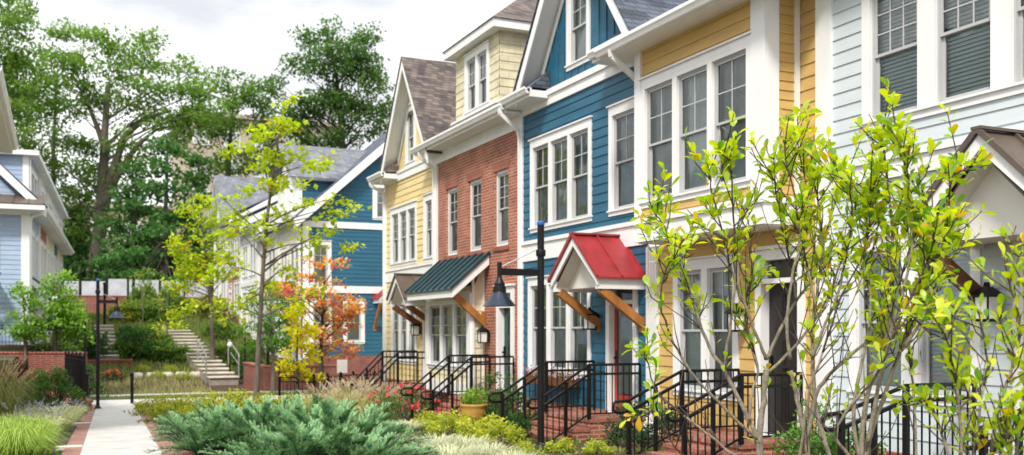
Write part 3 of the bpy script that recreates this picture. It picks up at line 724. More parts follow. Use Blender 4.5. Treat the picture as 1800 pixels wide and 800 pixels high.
# ------------------------------------------------------------------ blue end house across the way
h = thing('end_house', 'blue end house with big side gable and grey-shingled dormer across the cross path', 'house', (9.4, 41.8, 0))
FB = frame((9.4, 41.8, 0), (1, 0, 0), (0, -1, 0)); FF = frame((9.4, 41.8, 0), (0, 1, 0), (-1, 0, 0))
ho = [window(h, FB, .32, 1.24, 3.35, 5.28, 1, cw=.16, blind='blind'), window(h, FB, 3.05, 4.1, 6.28, 7.85, 1, cw=.2, blind='blind'), window(h, FB, .3, 1.25, .9, 2.8, 1, cw=.16, blind='blind'), window(h, FB, 1.75, 2.7, .9, 2.8, 1, cw=.16, blind='blind')]
w = MB(); wall(w, FB, 0, 10, .4, 10.8, ho, lim=lambda z: (max(0, (z-6.15)/.93), 10-max(0, (z-6.15)/.93))); finish(h, w, 'blue', 'gable_wall')
fo = [window(h, FF, .5, 2.4, 3.4, 5.2, 2, cw=.15), window(h, FF, 2.9, 4.4, 3.4, 5.2, 2, cw=.15), window(h, FF, 2.5, 4.5, .7, 2.7, 2, cw=.15), door(h, FF, .7, 1.9, 2.7, 'door_dark', z0=.2)]
w = MB(); wall(w, FF, 0, 4.9, .2, 6.2, fo); finish(h, w, 'cream_trim')
trim(h, FB, [(-.05, .28, .002, .05, .3, 6.1), (.28, 10, .0, .05, 3.08, 3.38), (.28, 10, .0, .05, 5.85, 6.12), (-.05, .28, .051, .06, 3.08, 3.3)], 'belt_board')
trim(h, FF, [(-.05, .2, .002, .05, .2, 6.1), (0, 4.9, .051, .09, 3.0, 3.25), (0, 4.9, .0, .4, 6.2, 6.3), (4.7, 4.9, .002, .05, .2, 6.1)], 'front_trim')
w = MB(); w.fbox(FB, -.02, 10, -.2, .04, -1.2, .39); w.fbox(FF, .2, 4.9, -.2, .03, -1.2, .19); finish(h, w, 'brick_dark', 'foundation')
r = MB(); slab(r, (8.95, 41.35, 6.15), (14.4, 41.35, 11.0), (14.4, 46.8, 11.0), (8.95, 46.8, 6.15), .06); slab(r, (14.4, 41.35, 11.0), (19.9, 41.35, 6.1), (19.9, 46.8, 6.1), (14.4, 46.8, 11.0), .06); r.build('roof', 'slate', h)
t = MB(); slab(t, (8.95, 41.3, 6.1), (8.95, 41.36, 6.1), (14.4, 41.36, 10.98), (14.4, 41.3, 10.98), .42); slab(t, (8.95, 41.361, 6.08), (8.95, 41.78, 6.08), (14.4, 41.78, 10.9), (14.4, 41.361, 10.9), .06); t.build('rake_board', 'white', h)
d = MB(); FDm = frame((9.3, 42.4, 0), (1, 0, 0), (0, -1, 0)); FDf = frame((9.3, 42.4, 0), (0, 1, 0), (-1, 0, 0))
wall(d, FDm, 0, 3, 6.2, 8.0); dm = d.build('dormer', 'blue', h, label='front dormer with light grey shingle roof')
w = MB(); wall(w, FDf, 0, 4, 6.2, 9.7, lim=lambda z: (max(0, (z-8)/.85), 4-max(0, (z-8)/.85)), lip=0); w.fbox(FDf, .0, .25, .002, .05, 6.2, 8); w.fbox(FDm, 0, .22, .002, .05, 6.2, 7.95); w.fbox(FDm, -.2, 3.2, .0, .3, 7.9, 7.99); w.build('dormer_front', 'white', dm)
window(dm, FDf, 1, 3, 6.5, 8.2, 2, n=.02)
r = MB(); slab(r, (8.9, 42.05, 8.0), (13.6, 42.05, 8.0), (13.6, 44.4, 9.75), (8.9, 44.4, 9.75), .06); slab(r, (8.9, 46.75, 7.9), (8.9, 44.4, 9.75), (13.6, 44.4, 9.75), (13.6, 46.75, 7.9), .06); r.build('dormer_roof', 'greyshingle', dm)
gable_canopy(h, FF, 1.3, .85, 1.1, 2.75, 3.5, 'red_metal', label='red metal canopy over the front door of the end house')
gable_canopy(h, frame((9.4, 41.8, 0), (1, 0, 0), (0, -1, 0)), 3.8, .75, 1.0, 2.75, 3.5, 'red_metal', label='red metal canopy on the side wall of the end house')

# ------------------------------------------------------------------ receding row behind it
defs = [(46.9, 51.9, .3, 'cream_trim', 'greyshingle', 'cream town house with pale grey roof next to the blue end house'), (52, 57, 1.0, 'white', 'greyshingle', 'white town house third in the far right-hand row'),
        (57.1, 62.1, 1.7, 'brick', 'slate', 'brick town house fourth in the far right-hand row'), (62.2, 67.4, 2.3, 'white', 'greyshingle', 'last pale town house of the far right-hand row beside the hillside trees')]
for y0, y1, zb, wm, rm, lab in defs:
    h = thing('far_town_house', lab, 'house', (9.4, (y0+y1)/2, zb), 'town houses in the far right-hand row'); f = frame((9.4, y0, zb), (0, 1, 0), (-1, 0, 0)); L = y1-y0
    ho = [window(h, f, .4, 2.3, 3.3, 5.2, 2, cw=.16), window(h, f, 2.8, 4.5, 3.3, 5.2, 2, cw=.16), window(h, f, .4, 2.4, .6, 2.6, 2, cw=.16), door(h, f, 3.1, 4.2, 2.5, 'door_dark')]
    w = MB(); wall(w, f, 0, L, 0, 5.8, ho, lip=0 if wm == 'brick' else .016); finish(h, w, wm)
    if y0 > 60:
     w = MB(); hz = 8.0; wall(w, f, .2, L-.2, 5.7, hz, lim=lambda z: (.2+max(0, (z-6)/1.2), L-.2-max(0, (z-6)/1.2)), lip=0); w.build('gable_wall', 'white', h); window(h, f, L/2-.6, L/2+.6, 6.0, 7.2, 1, n=.01)
    w = MB(); g = frame((9.4, y0, zb), (1, 0, 0), (0, -1, 0)); wall(w, g, 0, 9, 0, 8.2, lim=lambda z: (max(0, (z-5.8)/.6), 9-max(0, (z-5.8)/.6)), lip=0); w.build('side_wall', 'white', h)
    if y0 > 60: rake_gable(h, f, L/2, 8.9, L/2-.1, 6.0, .4, 5, rm)
    main_roof(h, f, 0, L, .5, 5.9, -4.5, 8.4, rm, nb=-9)
    trim(h, f, [(0, .22, .002, .06, 0, 5.8), (L-.22, L, .002, .06, 0, 5.8), (.22, L-.22, .0, .06, 2.85, 3.1), (.22, L-.22, .0, .3, 5.65, 5.82)])
    w = MB(); w.fbox(f, 0, L, -9, .03, -2, -.005); finish(h, w, 'brick_dark', 'foundation')

# ------------------------------------------------------------------ left-hand row
ax = V((math.sin(.054), math.cos(.054), 0)); nx = V((ax.y, -ax.x, 0)); c0 = at(50, 600, 37); c0.z = 0
def FLr(y0, z=0): return frame((c0.x+ax.x*y0, c0.y+ax.y*y0, z), ax, nx)
ZL = .95
defs = [(0, 5, 'sky_blue', 'powder blue end house with steep side gable on the left'), (5, 9.6, 'brick', 'brick town house second in the left-hand row'), (9.6, 14.4, 'cream_lap', 'cream town house third in the left-hand row'),
        (14.4, 18, 'blue', 'narrow deep blue town house fourth in the left-hand row'), (18, 23, 'cream_lap', 'last cream town house of the left-hand row beside the trees')]
for i, (y0, y1, wm, lab) in enumerate(defs):
    f = FLr(y0); L = y1-y0; o = V(f(L/2, 0, ZL)); h = thing('row_house', lab, 'house', o, 'town houses in the left-hand row')
    ho = [window(h, f, .5, 2.4, 3.5, 5.3, 2, cw=.15), window(h, f, L-1.8, L-.5, 3.5, 5.3, 1, cw=.15), window(h, f, L-2.2, L-.4, 1.3, 3, 2, cw=.15), door(h, f, .5, 1.6, 3.2, 'door_dark', z0=ZL)]
    w = MB(); wall(w, f, 0, L, ZL, 6, ho, lip=0 if wm == 'brick' else .016); finish(h, w, wm)
    trim(h, f, [(-.03, .22, .002, .05, ZL, 5.9), (L-.22, L, .002, .05, ZL, 5.9), (-.0, L, -.05, .55, 5.9, 5.96), (0, L, .5, .55, 5.962, 6.1)], 'eave_trim'); gutter(h, f, 0, L, .55, 6.05)
    r = MB(); slab(r, f(-.3 if i == 0 else 0, .62, 6.12), f(L, .62, 6.12), f(L, -4.4, 11.0), f(-.3 if i == 0 else 0, -4.4, 11.0), .06); r.build('roof', 'slate', h)
    # dormer flush with the front
    w = MB(); wall(w, f, .35, L-.35, 5.9, 8.05, [window(h, f, 1.1, L-1.1, 6.4, 7.7, 2, cw=.12)])
    g0 = frame(f(.35, 0, 0), -nx, -ax); wall(w, g0, 0, 3.2, 6, 8.05); dm = w.build('dormer', 'sky_blue' if i == 0 else 'white', h)
    t = MB(); t.fbox(f, .05, L-.05, -3.4, .34, 8.02, 8.2); t.fbox(f, .33, .58, .017, .05, 6.1, 8.01); t.fbox(f, L-.58, L-.33, .017, .05, 6.1, 8.01); t.fbox(g0, 0, .22, .017, .05, 6.1, 8.01); t.build('dormer_trim', 'white', dm)
    w = MB(); w.fbox(f, 0, L, -9, .03, -1.5, ZL-.005); finish(h, w, 'brick_dark', 'foundation')
    if i == 0:
        g = frame(f(0, 0, 0), -nx, -ax)
        hg = [window(h, g, .95, 2.0, 3.55, 5.35, 1, cw=.17, blind='blind'), window(h, g, .95, 2.0, 1.3, 2.9, 1, cw=.17, blind='blind')]
        w = MB(); wall(w, g, 0, 9, ZL, 10.6, hg, lim=lambda z: (max(0, z-6.1), 9-max(0, z-6.1))); finish(h, w, 'sky_blue', 'gable_wall')
        trim(h, g, [(-.04, .24, .002, .05, ZL, 5.8), (-.04, 9, .0, .05, 5.76, 6.0)], 'corner_board')
        t = MB()
        for s, e in ((-.6, 4.5), ):
            slab(t, g(-.62, .3, 6.02), g(-.62, .36, 6.02), g(4.5, .36, 11.1), g(4.5, .3, 11.1), .36); slab(t, g(-.62, 0, 6.0), g(-.62, .299, 6.0), g(4.5, .299, 11.08), g(4.5, 0, 11.08), .05)
        t.build('rake_board', 'white', h)
        q = MB(); slab(q, g(-.55, .75, 6.12), g(9, .75, 6.12), g(9, .01, 6.5), g(-.55, .01, 6.5), .04); ribs(q, g(-.55, .75, 6.12), g(9, .75, 6.12), g(-.55, .02, 6.5), g(9, .02, 6.5), .5); pr = q.build('pent_roof', 'brown_metal', h)
        q = MB(); q.fbox(g, -.55, 9, .0, .72, 5.9, 5.96); q.fbox(g, -.6, 9, .68, .74, 5.9, 6.07); q.build('fascia', 'white', pr)
        gable_canopy(h, g, 1.9, .9, .9, 3.1, 3.75, 'brown_metal', label='small bronze canopy on the side wall'); downspout(h, f, .1, ZL, 5.7, .6, 6)
        q = MB(); slab(q, f(.6, 1.0, 2.75), f(3.6, 1.0, 2.75), f(3.6, .02, 3.5), f(.6, .02, 3.5), .05); ribs(q, f(.6, 1, 2.75), f(3.6, 1, 2.75), f(.6, .02, 3.5), f(3.6, .02, 3.5)); pr = q.build('porch_roof', 'teal_metal', h)
        q = MB(); slab(q, f(.55, 1.02, 2.72), f(.6, 1.02, 2.72), f(.6, .02, 3.47), f(.55, .02, 3.47), .24); q.build('fascia', 'white', pr)
# near left house: only the corner of its eave reaches into view
h = thing('near_left_house', 'cream house whose white eave corner pokes in at the left edge', 'house', (-4, 24, 0))
f = frame((-1.75, 20, 0), (0, 1, 0), (1, 0, 0))
ho = [window(h, f, 1, 3, 3.5, 5.3, 2), window(h, f, 4.2, 6.2, 3.5, 5.3, 2), window(h, f, 4.2, 6.4, .8, 2.7, 2), door(h, f, 1, 2.2, 2.6, 'door_dark')]
w = MB(); wall(w, f, 0, 7.4, -.02, 6, ho); g = frame((-1.75, 27.4, 0), (-1, 0, 0), (0, 1, 0)); wall(w, g, 0, 8, -.02, 10, lim=lambda z: (max(0, z-6), 8-max(0, z-6))); finish(h, w, 'cream_lap')
w = MB(); w.fbox(f, 0, 7.4, -8, .03, -1.4, -.03); finish(h, w, 'brick_dark', 'foundation')
trim(h, f, [(-.3, 7.9, -.02, .74, 5.92, 5.97), (-.3, 7.9, .7, .75, 5.972, 6.14), (7.2, 7.44, .002, .05, 0, 5.9)], 'eave_soffit', 'cream_trim'); gutter(h, f, -.3, 7.9, .75, 6.1)
main_roof(h, f, -.3, 7.9, .84, 6.18, -4, 10.6, 'slate', nb=-8.8)

# ------------------------------------------------------------------ ground, path, cross path
def sheet(xs, ys, zf, mb=None):
    mb = mb or MB(); b = len(mb.v); n = len(xs)
    for y in ys:
        for x in xs: mb.v.append((x, y, zf(x, y)))
    for j in range(len(ys)-1):
        for i in range(n-1): mb.f.append((b+j*n+i, b+j*n+i+1, b+(j+1)*n+i+1, b+(j+1)*n+i)); mb.mi.append(0); mb.c.append(None)
    return mb
def lin(a, b, s):
    k = max(1, round((b-a)/s)); return [a+(b-a)*i/k for i in range(k+1)]
xs = lin(-400, -40, 40)[:-1]+lin(-40, -6, 3)[:-1]+lin(-6, 16, .5)[:-1]+lin(16, 50, 3)[:-1]+lin(50, 500, 45)
ys = lin(-60, -4, 8)[:-1]+lin(-4, 46, .5)[:-1]+lin(46, 80, 1)[:-1]+lin(80, 140, 6)[:-1]+lin(140, 900, 60)
o = sheet(xs, ys, G); struct('ground', o, 'earth')
for p_ in bpy.data.objects['ground'].data.polygons: p_.use_smooth = True
def pc(y): return .81+.0454*(y-14.5)
def strip(name, m, o0, o1, y0, y1, dz, xf=pc, step=1.0, gap=None, th=.05):
    mb = MB(); yy = lin(y0, y1, step)
    for a, b in zip(yy, yy[1:]):
        b2 = b-(gap or 0)
        za, zb = G(1.2, a)+dz, G(1.2, b2)+dz
        mb.hexa([(xf(a)+o0, a, za-th), (xf(a)+o1, a, za-th), (xf(b2)+o1, b2, zb-th), (xf(b2)+o0, b2, zb-th), (xf(a)+o0, a, za), (xf(a)+o1, a, za), (xf(b2)+o1, b2, zb), (xf(b2)+o0, b2, zb)])
    return struct(name, mb, m)
strip('walkway', 'concrete', -.58, .58, 2, 36, .05, step=1.7, gap=.03, th=.1)
strip('walkway_joints', 'joint', -.575, .575, 2, 36, .042)
strip('walkway_brick_edging', 'pave', -.85, -.584, 2, 35.5, .045); strip('walkway_brick_edging', 'pave', .584, .85, 2, 35.5, .045)
bd = MB()
for y in (15.3, 18.2, 25.5):
    bd.box(pc(y)-1.0, pc(y)-.59, y-.12, y+.12, G(1, y)-.1, G(1, y)+.06)
struct('walkway_stone_bands', bd, 'stone')
for nm, y0, y1, m, dz in (('cross_path', 36.0, 38.2, 'concrete', .03), ('cross_lawn', 38.2, 39.5, 'earth', .06), ('cross_kerb', 39.5, 40.9, 'concrete', .05)):
    b = MB(); b.box(-30, 40, y0, y1, G(1, 37)-.3, G(1, 37)+dz); struct(nm, b, m)
b = sheet(lin(-2, 9, .5), lin(40.95, 45.4, .4), lambda x, y: G(x, y)+.02); struct('mulch_bed', b, 'mulch')
b = sheet(lin(5.2, 9.3, .4), lin(8, 30, .5), lambda x, y: G(x, y)+.012); struct('mulch_bed', b, 'mulch')
# front walks from the path to each stoop
for yc in (15.8, 11.5, 21.0, 26.2):
    b = MB()
    for x0 in lin(1.6, 7.2, .8)[:-1]:
        z = G(x0+.4, yc); b.box(x0, x0+.785, yc-.5, yc+.5, z-.1, z+.03)
    struct('front_walk', b, 'tread' if yc < 20 else 'stone')
# terrace on the left
b = MB(); b.box(-30, -1.3, 35.2, 41, -1.2, .55); b.box(-30, -.2, 41, 66, -1.2, .9); struct('terrace_lawn', b, 'earth')

# ------------------------------------------------------------------ walls, fences, stairs beyond the path
a = at(152, 690, 29.5); a.z = G(a.x, a.y); c = at(118, 655, 35.5); c.z = G(c.x, c.y)
block_wall([a, c], .3, 'low brick wall carrying a fence beside the left end of the walkway')
fence([a+V((-.05, .2, .36)), c+V((-.05, -.2, .36))], 1.35, 'black fence panel seen end-on above the low wall by the walkway', step=1.2)
c2 = at(150, 640, 36.2); c2.z = -.9; e = at(-60, 640, 36.2); e.z = -.9
block_wall([c2, e], 1.55, 'brick terrace wall under a black fence in front of the powder blue house')
fence([c2+V((0, 0, 1.6)), e+V((0, 0, 1.6))], 1.0, 'black fence on the brick terrace wall in front of the powder blue house', gap=.13)
for px, d, lab in ((153, 33, 'short black bollard at the left of the walkway end'), (232, 33.5, 'short black bollard at the right of the walkway end')):
    q = at(px, 700, d); q.z = G(q.x, q.y); t = thing('bollard', lab, 'bollard', q, 'black bollards at the walkway end')
    m = MB(); m.tube([q-V((0, 0, .2)), q+V((0, 0, 1.0))], .055, 10); m.build('post', 'black', t); m = MB(); m.lathe([(.065, 1.0), (.07, 1.05), (.04, 1.1), (0, 1.12)], 10, q); m.build('cap', 'black', t)
def stairs(x_, hw, y0, y1, z0, z1, n, label, m='stone', x1=None):
    t = thing('stone_stairs', label, 'stairs', (x_, y0, z0), 'stone stairs up the hillside')
    s = MB(); r = MB()
    for k in range(n):
        x = x_+((x_ if x1 is None else x1)-x_)*k/n
        ya, yb = y0+(y1-y0)*k/n, y0+(y1-y0)*(k+1)/n; z = z0+(z1-z0)*(k+1)/n
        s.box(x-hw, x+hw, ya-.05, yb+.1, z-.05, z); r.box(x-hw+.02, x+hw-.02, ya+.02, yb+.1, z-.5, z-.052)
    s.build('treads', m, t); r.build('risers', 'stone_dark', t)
    return t
stairs(6.4, .62, 43.2, 53.4, -.62, 1.5, 14, 'right flight of pale stone stairs climbing the hillside bed', x1=5.5)
stairs(2.12, .44, 48.2, 54.2, .2, 1.75, 9, 'left flight of pale stone stairs behind the far street lamp')
for x, y0, y1, z0, z1, lab in ((5.7, 43.4, 46.2, -.4, .2, 'silver handrail on the left of the stone stairs'), (7.05, 43.4, 46.2, -.4, .2, 'silver handrail on the right of the stone stairs')):
    t = thing('handrail', lab, 'railing', (x, y0, z0), 'silver stair handrails'); m = MB(); m.tube([(x, y0, z0-.5), (x, y0, z0+.75), (x, y0-.0, z0+.85), (x, y1, z1+.85), (x, y1, z1-.3)], .035, 8); m.build('rail', 'silver', t)
    m = MB(); m.tube([(x, y0+.1, z0+.45), (x, y1, z1+.4)], .022, 8); m.build('lower_rail', 'silver', t)
m = at(128, 640, 47); m.z = G(m.x, m.y); m2 = at(212, 640, 46); m2.z = m.z
block_wall([V((.2, 47.6, -.5)), V((3.1, 47.6, -.5))], .62, 'brick wall at the foot of the left stairs')
wp = [V((-3, 72, 2.25)), V((1.2, 70.9, 2.25)), V((6, 68.6, 2.2)), V((8.9, 67.2, 2.1))]
block_wall(wp, 1.45, 'long brick retaining wall across the top of the hillside bed', thick=.4)
t = thing('panel_fence', 'white panel fence between black posts behind the long brick wall', 'fence', (3, 71, 3.6)); pn = MB()
for a, b in zip(wp, wp[1:]):
    a = a+V((.2, .7, 1.5)); b = b+V((.2, .7, 1.5)); n = max(1, round((b-a).length/1.7))
    for i in range(n):
        q0, q1 = a.lerp(b, i/n+.02), a.lerp(b, (i+1)/n-.02); k = MB(); hh = 1.05+U(-.12, .1); k.beam(q0+V((0, 0, hh/2)), q1+V((0, 0, hh/2)), .05, hh); k.build('panel', 'whitepanel', t)
        k = MB(); q = a.lerp(b, i/n); k.box(q.x-.05, q.x+.05, q.y-.05, q.y+.05, q.z-.5, q.z+1.3); k.build('post', 'black', t)
for px, d, top, lab in ((225, 64, 490, 'tall thin black post in front of the white panel fence'), (184, 50, 500, 'thin black post behind the far street lamp')):
    q = at(px, 620, d); q.z = G(q.x, q.y); k = MB(); k.tube([q-V((0, 0, .2)), V((q.x, q.y, CAM_H+(580-top)/1750*d))], .07, 8); k.lathe([(.09, 0), (.09, .08), (0, .12)], 8, (q.x, q.y, CAM_H+(580-top)/1750*d))
    tag(k.build('black_post', 'black', loc=q), lab, 'post', 'tall thin black posts')
# pale stones along the foot of the hillside bed
x = 2.9
k_ = 0; names = ['first', 'second', 'third', 'fourth', 'fifth', 'sixth', 'seventh']
while x < 5.5:
    w_ = U(.4, .62); q = V((x+w_/2, 45.3, G(x, 45.2)+.08)); bm = bmesh.new(); bmesh.ops.create_icosphere(bm, subdivisions=2, radius=.5)
    k = MB(); k.v = [(q.x+v.co.x*w_*1.05*(1+.15*noise.noise(v.co*3+V((k_, 0, 0)))), q.y+v.co.y*.4, q.z+max(-.3, min(.3, v.co.z*1.1))*.42) for v in bm.verts]; k.f = [tuple(v.index for v in f.verts) for f in bm.faces]; k.mi = [0]*len(k.f); k.c = [None]*len(k.f); bm.free()
    tag(k.build('edging_stone', 'stone', loc=q), names[k_ % 7]+' pale stone from the left in the row at the foot of the hillside', 'stone', 'pale edging stones'); x += w_+.1; k_ += 1
bw = block_wall([V((7.25, 42.6, -.85)), V((7.6, 40.9, -.95)), V((10.9, 40.75, -.95))], .95, 'low brick garden wall with grey plaque in front of the blue end house')
k = MB(); k.box(8.15, 8.72, 40.555, 40.575, -.34, -.2); k.build('plaque', 'shade', bw)
fence([V((7.3, 43.4, -.1)), V((9.2, 43.2, -.1))], 1.2, 'black fence behind the low brick garden wall', gap=.1, step=.9)
fence([V((6.1, 30.2, -.9)), V((7.0, 29.6, -.9)), V((8.6, 31.0, -.9)), V((9.3, 31.0, -.9))], 1.0, 'black fence closing the far end of the front gardens', step=.75, gap=.11)
t = thing('garden_sign', 'small blank white sign on a stake near the far fence', 'sign', V((8.55, 32.2, -.9))); k = MB(); k.box(8.53, 8.57, 32.18, 32.22, -1, .2); k.build('stake', 'black', t); k = MB(); k.box(8.38, 8.72, 32.15, 32.175, .08, .52); k.build('board', 'white', t)
q = at(404, 606, 43); t = thing('garden_globe_light', 'round white globe light beside the stone stairs', 'lamp', (q.x, q.y, G(q.x, q.y))); k = MB(); k.tube([(q.x, q.y, G(q.x, q.y)-.1), q], .03, 6); k.build('stem', 'black', t); k = MB(); k.lathe([(0, -.12), (.07, -.1), (.12, 0), (.07, .1), (0, .12)], 12, q); k.build('globe', 'frost', t, True)

# ------------------------------------------------------------------ buildings glimpsed behind the trees
def block(name, label, x0, x1, y, z0, z1, m, rows, cols, rf=None):
    t = thing(name, label, 'building', ((x0+x1)/2, y, z0)); f = frame((x0, y, 0), (1, 0, 0), (0, -1, 0)); L = x1-x0
    w = MB(); w.box(x0, x1, y, y+14, z0, z1); w.build('wall', m, t); w = MB(); w.box(x0-.4, x1+.4, y-.4, y+14.4, z1+.002, z1+.5); w.build('roof', rf or m, t)
    for r in range(rows):
        for c in range(cols):
            a = L*(c+.5)/cols; zz = z0+2+(z1-z0-2)*r/rows; k = MB(); k.fbox(f, a-.9, a+.9, .002, .06, zz, zz+1.7); wd = k.build('window', 'white', t); k = MB(); k.fbox(f, a-.78, a+.78, .062, .07, zz+.12, zz+1.58); k.build('pane', 'vinyl', wd)
block('apartment_building', 'tall beige building glimpsed behind the hillside trees', 13, 30, 116, 4, 25.5, 'beige', 6, 5)
block('apartment_building', 'lower beige building wing glimpsed behind the oak', -4, 12.9, 119, 4, 15, 'beige', 3, 5)
block('garden_building', 'low white building glimpsed left of the big oak trunk', -6, 3, 92, 4, 8.9, 'white', 1, 3, 'slate')
# ------------------------------------------------------------------ vegetation
def rv(): 
    while 1:
        v = V((U(-1, 1), U(-1, 1), U(-1, 1)))
        if .05 < v.length < 1: return v
def mixc(a, b, t): return tuple(a[i]+(b[i]-a[i])*t for i in range(3))
def leaf(mb, p, d, nrm, L, W, col, mi=0):
    """one small rhombic leaf, slightly folded"""
    s = d.cross(nrm)
    if s.length < 1e-4: s = V((1, 0, 0))
    s.normalize(); n2 = s.cross(d).normalized(); m = p+d*(L*.45)-n2*(W*.12)
    mb.face([p, m+s*W*.5+n2*W*.12, p+d*L, m-s*W*.5+n2*W*.12], mi, col)
def cluster(mb, c, r, n, L, cols, up=.6, mi=0, ar=.55, shade=.35):
    c = V(c)
    for _ in range(n):
        v = rv(); v = v*(.35+.65*v.length**.3); p = c+V((v.x*r[0], v.y*r[1], v.z*r[2]))
        d = (rv().normalized()+V((v.x, v.y, -.15))*.8).normalized(); nn = (rv()*(1-up)+V((0, 0, up))).normalized()
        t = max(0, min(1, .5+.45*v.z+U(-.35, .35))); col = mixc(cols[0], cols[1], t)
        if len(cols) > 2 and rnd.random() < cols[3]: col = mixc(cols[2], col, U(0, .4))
        l = L*U(.65, 1.25); leaf(mb, p, d, nn, l, l*ar, col, mi)

def bez(a, b, c, n):
    return [a*(1-t)**2+b*2*t*(1-t)+c*t*t for t in [i/n for i in range(n+1)]]
def tree(label, trunk, r0, blobs, nleaf, L, cols, name='tree', cat='tree', group=None, bark='bark', cr=(1, 1, .6), up=.55, limb=.3, nseg=8, rtop=.25, ar=.55, lp=.4):
    """trunk: polyline of world points; blobs: (centre, radii, clusters)"""
    trunk = [V(p) for p in trunk]; t = thing(name, label, cat, trunk[0], group)
    k = len(trunk); tb = MB(); rad = [r0*(1-(1-rtop)*i/(k-1)) for i in range(k)]; rad[0] *= 1.25
    tb.tube([trunk[0]-V((0, 0, .4))]+trunk, [rad[0]*1.15]+rad, nseg)
    cw = MB(); hts = [p.z for p in trunk]
    for c, r, n in blobs:
        c = V(c)
        for _ in range(n):
            v = rv(); v = v.normalized()*(v.length**.45); q = c+V((v.x*r[0], v.y*r[1], v.z*r[2]))
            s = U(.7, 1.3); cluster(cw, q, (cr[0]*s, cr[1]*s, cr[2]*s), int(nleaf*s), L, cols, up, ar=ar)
            if rnd.random() > lp: continue
            # limb from the trunk to the clump
            zz = q.z-U(.25, .8)*((q-c).length*.4+math.hypot(q.x-trunk[-1].x, q.y-trunk[-1].y)*limb*2+.2)
            zz = max(hts[0]+(hts[-1]-hts[0])*U(.28, .45), min(hts[-1], zz)); i = max(i for i in range(k) if hts[i] <= zz+1e-6); 
            if i == k-1: i = k-2
            f = (zz-hts[i])/(hts[i+1]-hts[i]); a = trunk[i].lerp(trunk[i+1], f); ra = rad[i]+(rad[i+1]-rad[i])*f
            m = a.lerp(q, .5)+V((U(-.1, .1), U(-.1, .1), U(.0, .18)))*(q-a).length
            pts = bez(a, m, q, 4); rl = min(ra*.6, .012*(q-a).length+.008)*U(.8, 1.2); tb.tube(pts, [rl*(1-.2*i_) for i_ in range(5)], 5, cap=False)
    tb.build('trunk', bark, t, True); cw.build('crown', 'leaf', t)
    return t
def shrub(name, label, loc, r, nc, n, L, cols, cat='shrub', group=None, cr=.35, up=.4, flat=.8, extra=None, ar=.5):
    loc = V(loc); mb = MB()
    for i in range(max(4, nc//4)):
        q = loc+V((U(-.7, .7)*r[0], U(-.7, .7)*r[1], U(.5, .95)*r[2])); mb.tube([loc+V((U(-.1, .1)*r[0], U(-.1, .1)*r[1], -.05)), loc.lerp(q, .6)+V((0, 0, -.05)), q], [.018, .012, .004], 4, 1, False)
    for i in range(nc):
        v = rv(); v = v.normalized()*v.length**.4; v.z = abs(v.z); q = loc+V((v.x*r[0], v.y*r[1], .08+v.z*r[2]*.92))
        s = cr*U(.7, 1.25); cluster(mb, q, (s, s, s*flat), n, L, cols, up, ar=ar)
    if extra: extra(mb, loc, r)
    return tag(mb.build(name, ['leaf', 'bark_dark'], loc=loc), label, cat, group)
def gz(p): return V((p.x, p.y, G(p.x, p.y)))
def gp(px, d): return gz(at(px, 600, d))

GRN = ((.075, .155, .025), (.23, .37, .07)); DK = ((.035, .1, .025), (.11, .25, .06)); YG = ((.3, .42, .02), (.56, .65, .06), (.6, .3, .03), .05)
OLV = ((.04, .075, .015), (.13, .18, .04))
BG = 'tall trees on the hillside'
# the big oak with the forked trunk, and its neighbours
D0 = 76
def P(px, py, d): return at(px, py, d)
def hill(px, d): q = at(px, 500, d); return gz(q)
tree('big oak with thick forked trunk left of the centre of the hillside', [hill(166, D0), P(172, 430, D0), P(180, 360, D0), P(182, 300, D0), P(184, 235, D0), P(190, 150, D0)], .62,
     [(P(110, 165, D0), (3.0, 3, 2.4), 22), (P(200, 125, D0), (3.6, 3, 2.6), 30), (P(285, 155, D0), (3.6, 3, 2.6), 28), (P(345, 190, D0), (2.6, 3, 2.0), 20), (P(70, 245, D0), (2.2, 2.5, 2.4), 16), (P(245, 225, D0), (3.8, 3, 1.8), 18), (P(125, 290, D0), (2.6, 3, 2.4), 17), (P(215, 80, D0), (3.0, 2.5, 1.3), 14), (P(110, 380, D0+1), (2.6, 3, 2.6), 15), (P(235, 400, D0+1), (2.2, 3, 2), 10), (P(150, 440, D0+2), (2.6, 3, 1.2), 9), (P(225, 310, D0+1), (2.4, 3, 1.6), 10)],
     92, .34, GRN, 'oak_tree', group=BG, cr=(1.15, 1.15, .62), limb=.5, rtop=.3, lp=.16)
ob = bpy.data.objects[[o.name for o in bpy.data.objects if o.name.startswith('oak_tree')][0]]
b = MB()
b.tube(bez(P(180, 370, D0), P(200, 290, D0), P(222, 232, D0), 6), [.5, .42, .36, .32, .28, .25, .2], 8); b.tube(bez(P(214, 250, D0), P(235, 210, D0), P(300, 195, D0), 6), [.3, .27, .24, .21, .18, .14, .1], 7)
b.tube(bez(P(190, 345, D0), P(225, 260, D0), P(275, 228, D0), 6), [.3, .27, .24, .2, .17, .13, .1], 7); b.tube(bez(P(275, 228, D0), P(300, 218, D0), P(335, 226, D0), 4), [.12, .1, .08, .06, .04], 6); b.tube(bez(P(183, 260, D0), P(165, 200, D0), P(140, 160, D0), 5), [.26, .22, .18, .14, .1, .06], 7)
b.build('limb', 'bark', ob, True)
tree('tall tree rising out of frame at the left edge', [hill(-30, 70), P(-25, 300, 70), P(-15, 150, 70), P(-10, 20, 70)], .45, [(P(10, 60, 70), (2.6, 3, 3.2), 26), (P(-20, 150, 70), (3, 3, 3), 20), (P(40, 160, 70), (2.4, 3, 2.4), 20), (P(20, 230, 70), (2.6, 3, 2), 12), (P(10, -10, 70), (2.4, 3, 2.5), 14)], 92, .35, GRN, 'hill_tree', group=BG, cr=(1.1, 1.1, .6), limb=.5)
